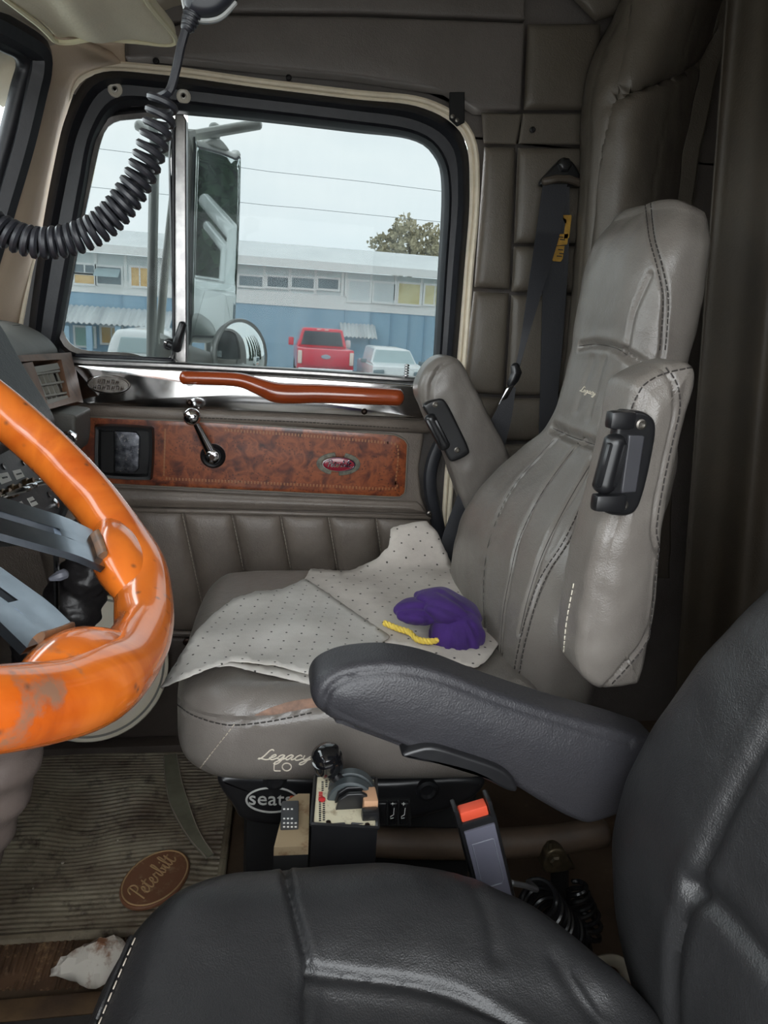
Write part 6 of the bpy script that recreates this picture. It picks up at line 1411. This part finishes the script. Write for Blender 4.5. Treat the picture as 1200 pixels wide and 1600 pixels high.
# ------------------------------------------------------------------ truck mirrors outside the window
MI = 2.02
mir = thing('truck_mirror', 'tall white framed truck mirror with tubular bracket and round spot mirror outside the door window', 'mirror', PY(338, 520, MI))
mcx = PY(337, 388, MI); d_in = mcx-CAM; d_in /= np.linalg.norm(d_in); r_out = np.array([0.955, 0.28, 0.03]); r_out /= np.linalg.norm(r_out)
mn_ = r_out-d_in; mn_ /= np.linalg.norm(mn_); mup = np.array([0, 0, 1.0])-mn_*mn_[2]; mup /= np.linalg.norm(mup); mrt = np.cross(mup, mn_); mrt = mrt if mrt@rgt > 0 else -mrt
def mfr(a, b, h): return mcx+mrt*a+mup*b+mn_*h
hw, hh_ = 0.098, 0.245
mo = resample(cr([(-hw, -hh_+0.02), (-hw, hh_-0.02), (-hw+0.015, hh_-0.004), (hw-0.03, hh_), (hw, hh_-0.03), (hw, -hh_+0.02), (hw-0.015, -hh_+0.003), (-hw+0.015, -hh_+0.003)], 6, True), 120, True)
mat('mirror_glass', (214, 222, 220), 0.015, metal=1.0); mat('white_paint', (226, 228, 222), 0.35, coat=0.3); mat('bracket_grey', (176, 178, 174), 0.4, metal=0.5)
MB().slab(mo, -0.035, -0.002, fr=mfr, r=0.012).build('mirror_shell', 'white_paint', mir, weld=True)
MB().slab(mo*0.94, -0.004, 0.0015, fr=mfr, r=0.001).build('mirror_gasket', 'black_rubber', mir, weld=True)
MB().slab(mo*0.915, 0.0, 0.003, fr=mfr, r=0.0005).build('mirror_pane', 'mirror_glass', mir, weld=True)
MB().tube([mfr(0.0, hh_+0.012, -0.015), mfr(0.0, hh_+0.045, -0.015)], 0.014, 10).build('pivot_post', 'bracket_grey', mir)
MB().slab(resample(cr([(-0.03, hh_-0.004), (0.0, hh_+0.016), (0.04, hh_-0.004)], 4, True), 30, True), -0.03, 0.004, fr=mfr, r=0.004).build('pivot_cap', 'white_paint', mir, weld=True)
MB().tube([mfr(0.0, -hh_+0.005, -0.015), mfr(0.0, -hh_-0.10, -0.015)], 0.010, 8).build('pivot_post', 'bracket_grey', mir)
mb_ = mir
MB().tube([mfr(0.02, hh_+0.036, -0.015), PY(292, 244, MI), PY(246, 236, MI-0.05)], 0.010, 8).build('upper_arm', 'white_paint', mb_)
MB().tube([PY(242, 215, 1.98), PY(239, 360, 1.98), PY(236, 580, 1.98)], 0.0125, 10).build('upright', 'bracket_grey', mb_)
MB().tube([PY(272, 300, 2.0), PY(258, 420, 2.0), PY(246, 560, 2.0)], 0.011, 10).build('diagonal', 'white_paint', mb_)
MB().tube([PY(215, 195, 2.0), PY(262, 222, 2.0), PY(300, 212, 2.0), PY(405, 194, 2.0)], 0.013, 8).build('roof_stay', 'white_paint', mb_)
MB().tube([PY(242, 225, 1.98), PY(238, 190, 1.90), PY(236, 150, 1.775)], 0.011, 8).build('cab_stay', 'bracket_grey', mb_)
MB().tube([mfr(0.0, -hh_-0.09, -0.015), PY(290, 545, MI)], 0.009, 8).build('lower_arm', 'bracket_grey', mb_)
# convex spot mirror
cx_ = PY(376, 556, 1.99); cn = np.array([0.72, -0.68, 0.06]); cn /= np.linalg.norm(cn)

RC = 0.092
MB().lathe(cx_, cn, [(RC*0.5, -0.045), (RC*0.97, -0.02), (RC*1.06, 0.0), (RC*1.04, 0.007), (RC*0.97, 0.005)], 48).build('spot_mirror', 'bracket_grey', mir, label='round convex spot mirror'); cvm = bpy.data.objects['spot_mirror']
prof = [(RC*0.985*math.sin(t), 0.004+0.030*(math.cos(t)-math.cos(1.2))/(1-math.cos(1.2))) for t in np.linspace(1.2, 0.02, 16)]; prof = [(r_*(RC*0.975/prof[0][0]), h_) for r_, h_ in prof]
MB().lathe(cx_, cn, prof, 48).build('spot_pane', 'mirror_glass', cvm)
MB().tube([cx_-cn*0.03, cx_-cn*0.06+np.array([0, 0, -0.2])], 0.010, 8).build('spot_stalk', 'bracket_grey', cvm)
# white fender edge
fd = MB().loft([[np.array(PY(a, b, Y))+np.array([0, 0.0, 0]) for a, b, Y in r_] for r_ in (
    [(250, 520, 1.95), (250, 528, 1.93), (250, 580, 1.93), (250, 590, 2.1)], [(292, 538, 1.95), (292, 547, 1.93), (292, 585, 1.93), (292, 600, 2.1)], [(345, 556, 1.95), (345, 564, 1.93), (345, 590, 1.93), (345, 600, 2.1)], [(400, 574, 1.95), (400, 582, 1.93), (400, 600, 1.93), (400, 610, 2.1)])])
tag(fd.build('fender_edge', 'white_paint', angle=60), 'white painted truck fairing edge slanting below the spot mirror', 'fairing')

# ------------------------------------------------------------------ behind the truck: what the mirrors see
mat('conifer', (58, 84, 58), 0.9, var=(0.7, (38, 60, 42), 0.9))
for i in range(6):
    x = 35.0; y = 3.9+i*4.35
    leafy('conifer_tree', (x, y, GZ+9.5), (2.15, 2.15, 9.5), 1800, MATS['conifer'], 'tall dark green conifer behind the truck, reflected in the mirrors', 0.3, seed=20+i, leaf=0.5, group='conifers behind the truck seen in the mirrors', cone=True)
def service_truck(x, y, lab):
    t = thing('utility_truck', lab, 'truck', (x, y, GZ), 'white utility trucks seen in the mirrors')
    MB().box(x, x+5, y-1.2, y+1.2, GZ+0.7, GZ+2.3, 0.06).build('service_body', 'car_white', t)
    MB().box(x-1.9, x+0.1, y-1.1, y+1.1, GZ+0.6, GZ+2.2, 0.15).build('cab', 'car_white', t)
    MB().box(x-1.95, x-1.6, y-0.9, y+0.9, GZ+1.45, GZ+2.05, 0.05).build('windscreen', 'pane_dark', t)
    MB().tube([(x+1.2, y, GZ+2.3), (x+1.2, y, GZ+3.2), (x+4.5, y+0.3, GZ+4.0)], 0.16, 10).build('boom', 'car_white', t)
    MB().box(x-1.98, x-1.9, y-0.8, y+0.8, GZ+0.95, GZ+1.05, 0.01).build('marker_strip', mat('marker_orange', (240, 110, 40), 0.4), t)
    for xx in (-1.0, 3.6):
        for s in (-1, 1): MB().lathe((x+xx, y+s*1.0, GZ+0.45), (0, s, 0), [(0.2, -0.13), (0.45, -0.12), (0.45, 0.12), (0.2, 0.13)], 22).build('wheel', 'tyre', t)
service_truck(11, 6.0, 'white utility truck with a boom, nearer of the two reflected in the tall mirror'); service_truck(20, 8.6, 'white utility truck with a boom, farther of the two reflected in the tall mirror')
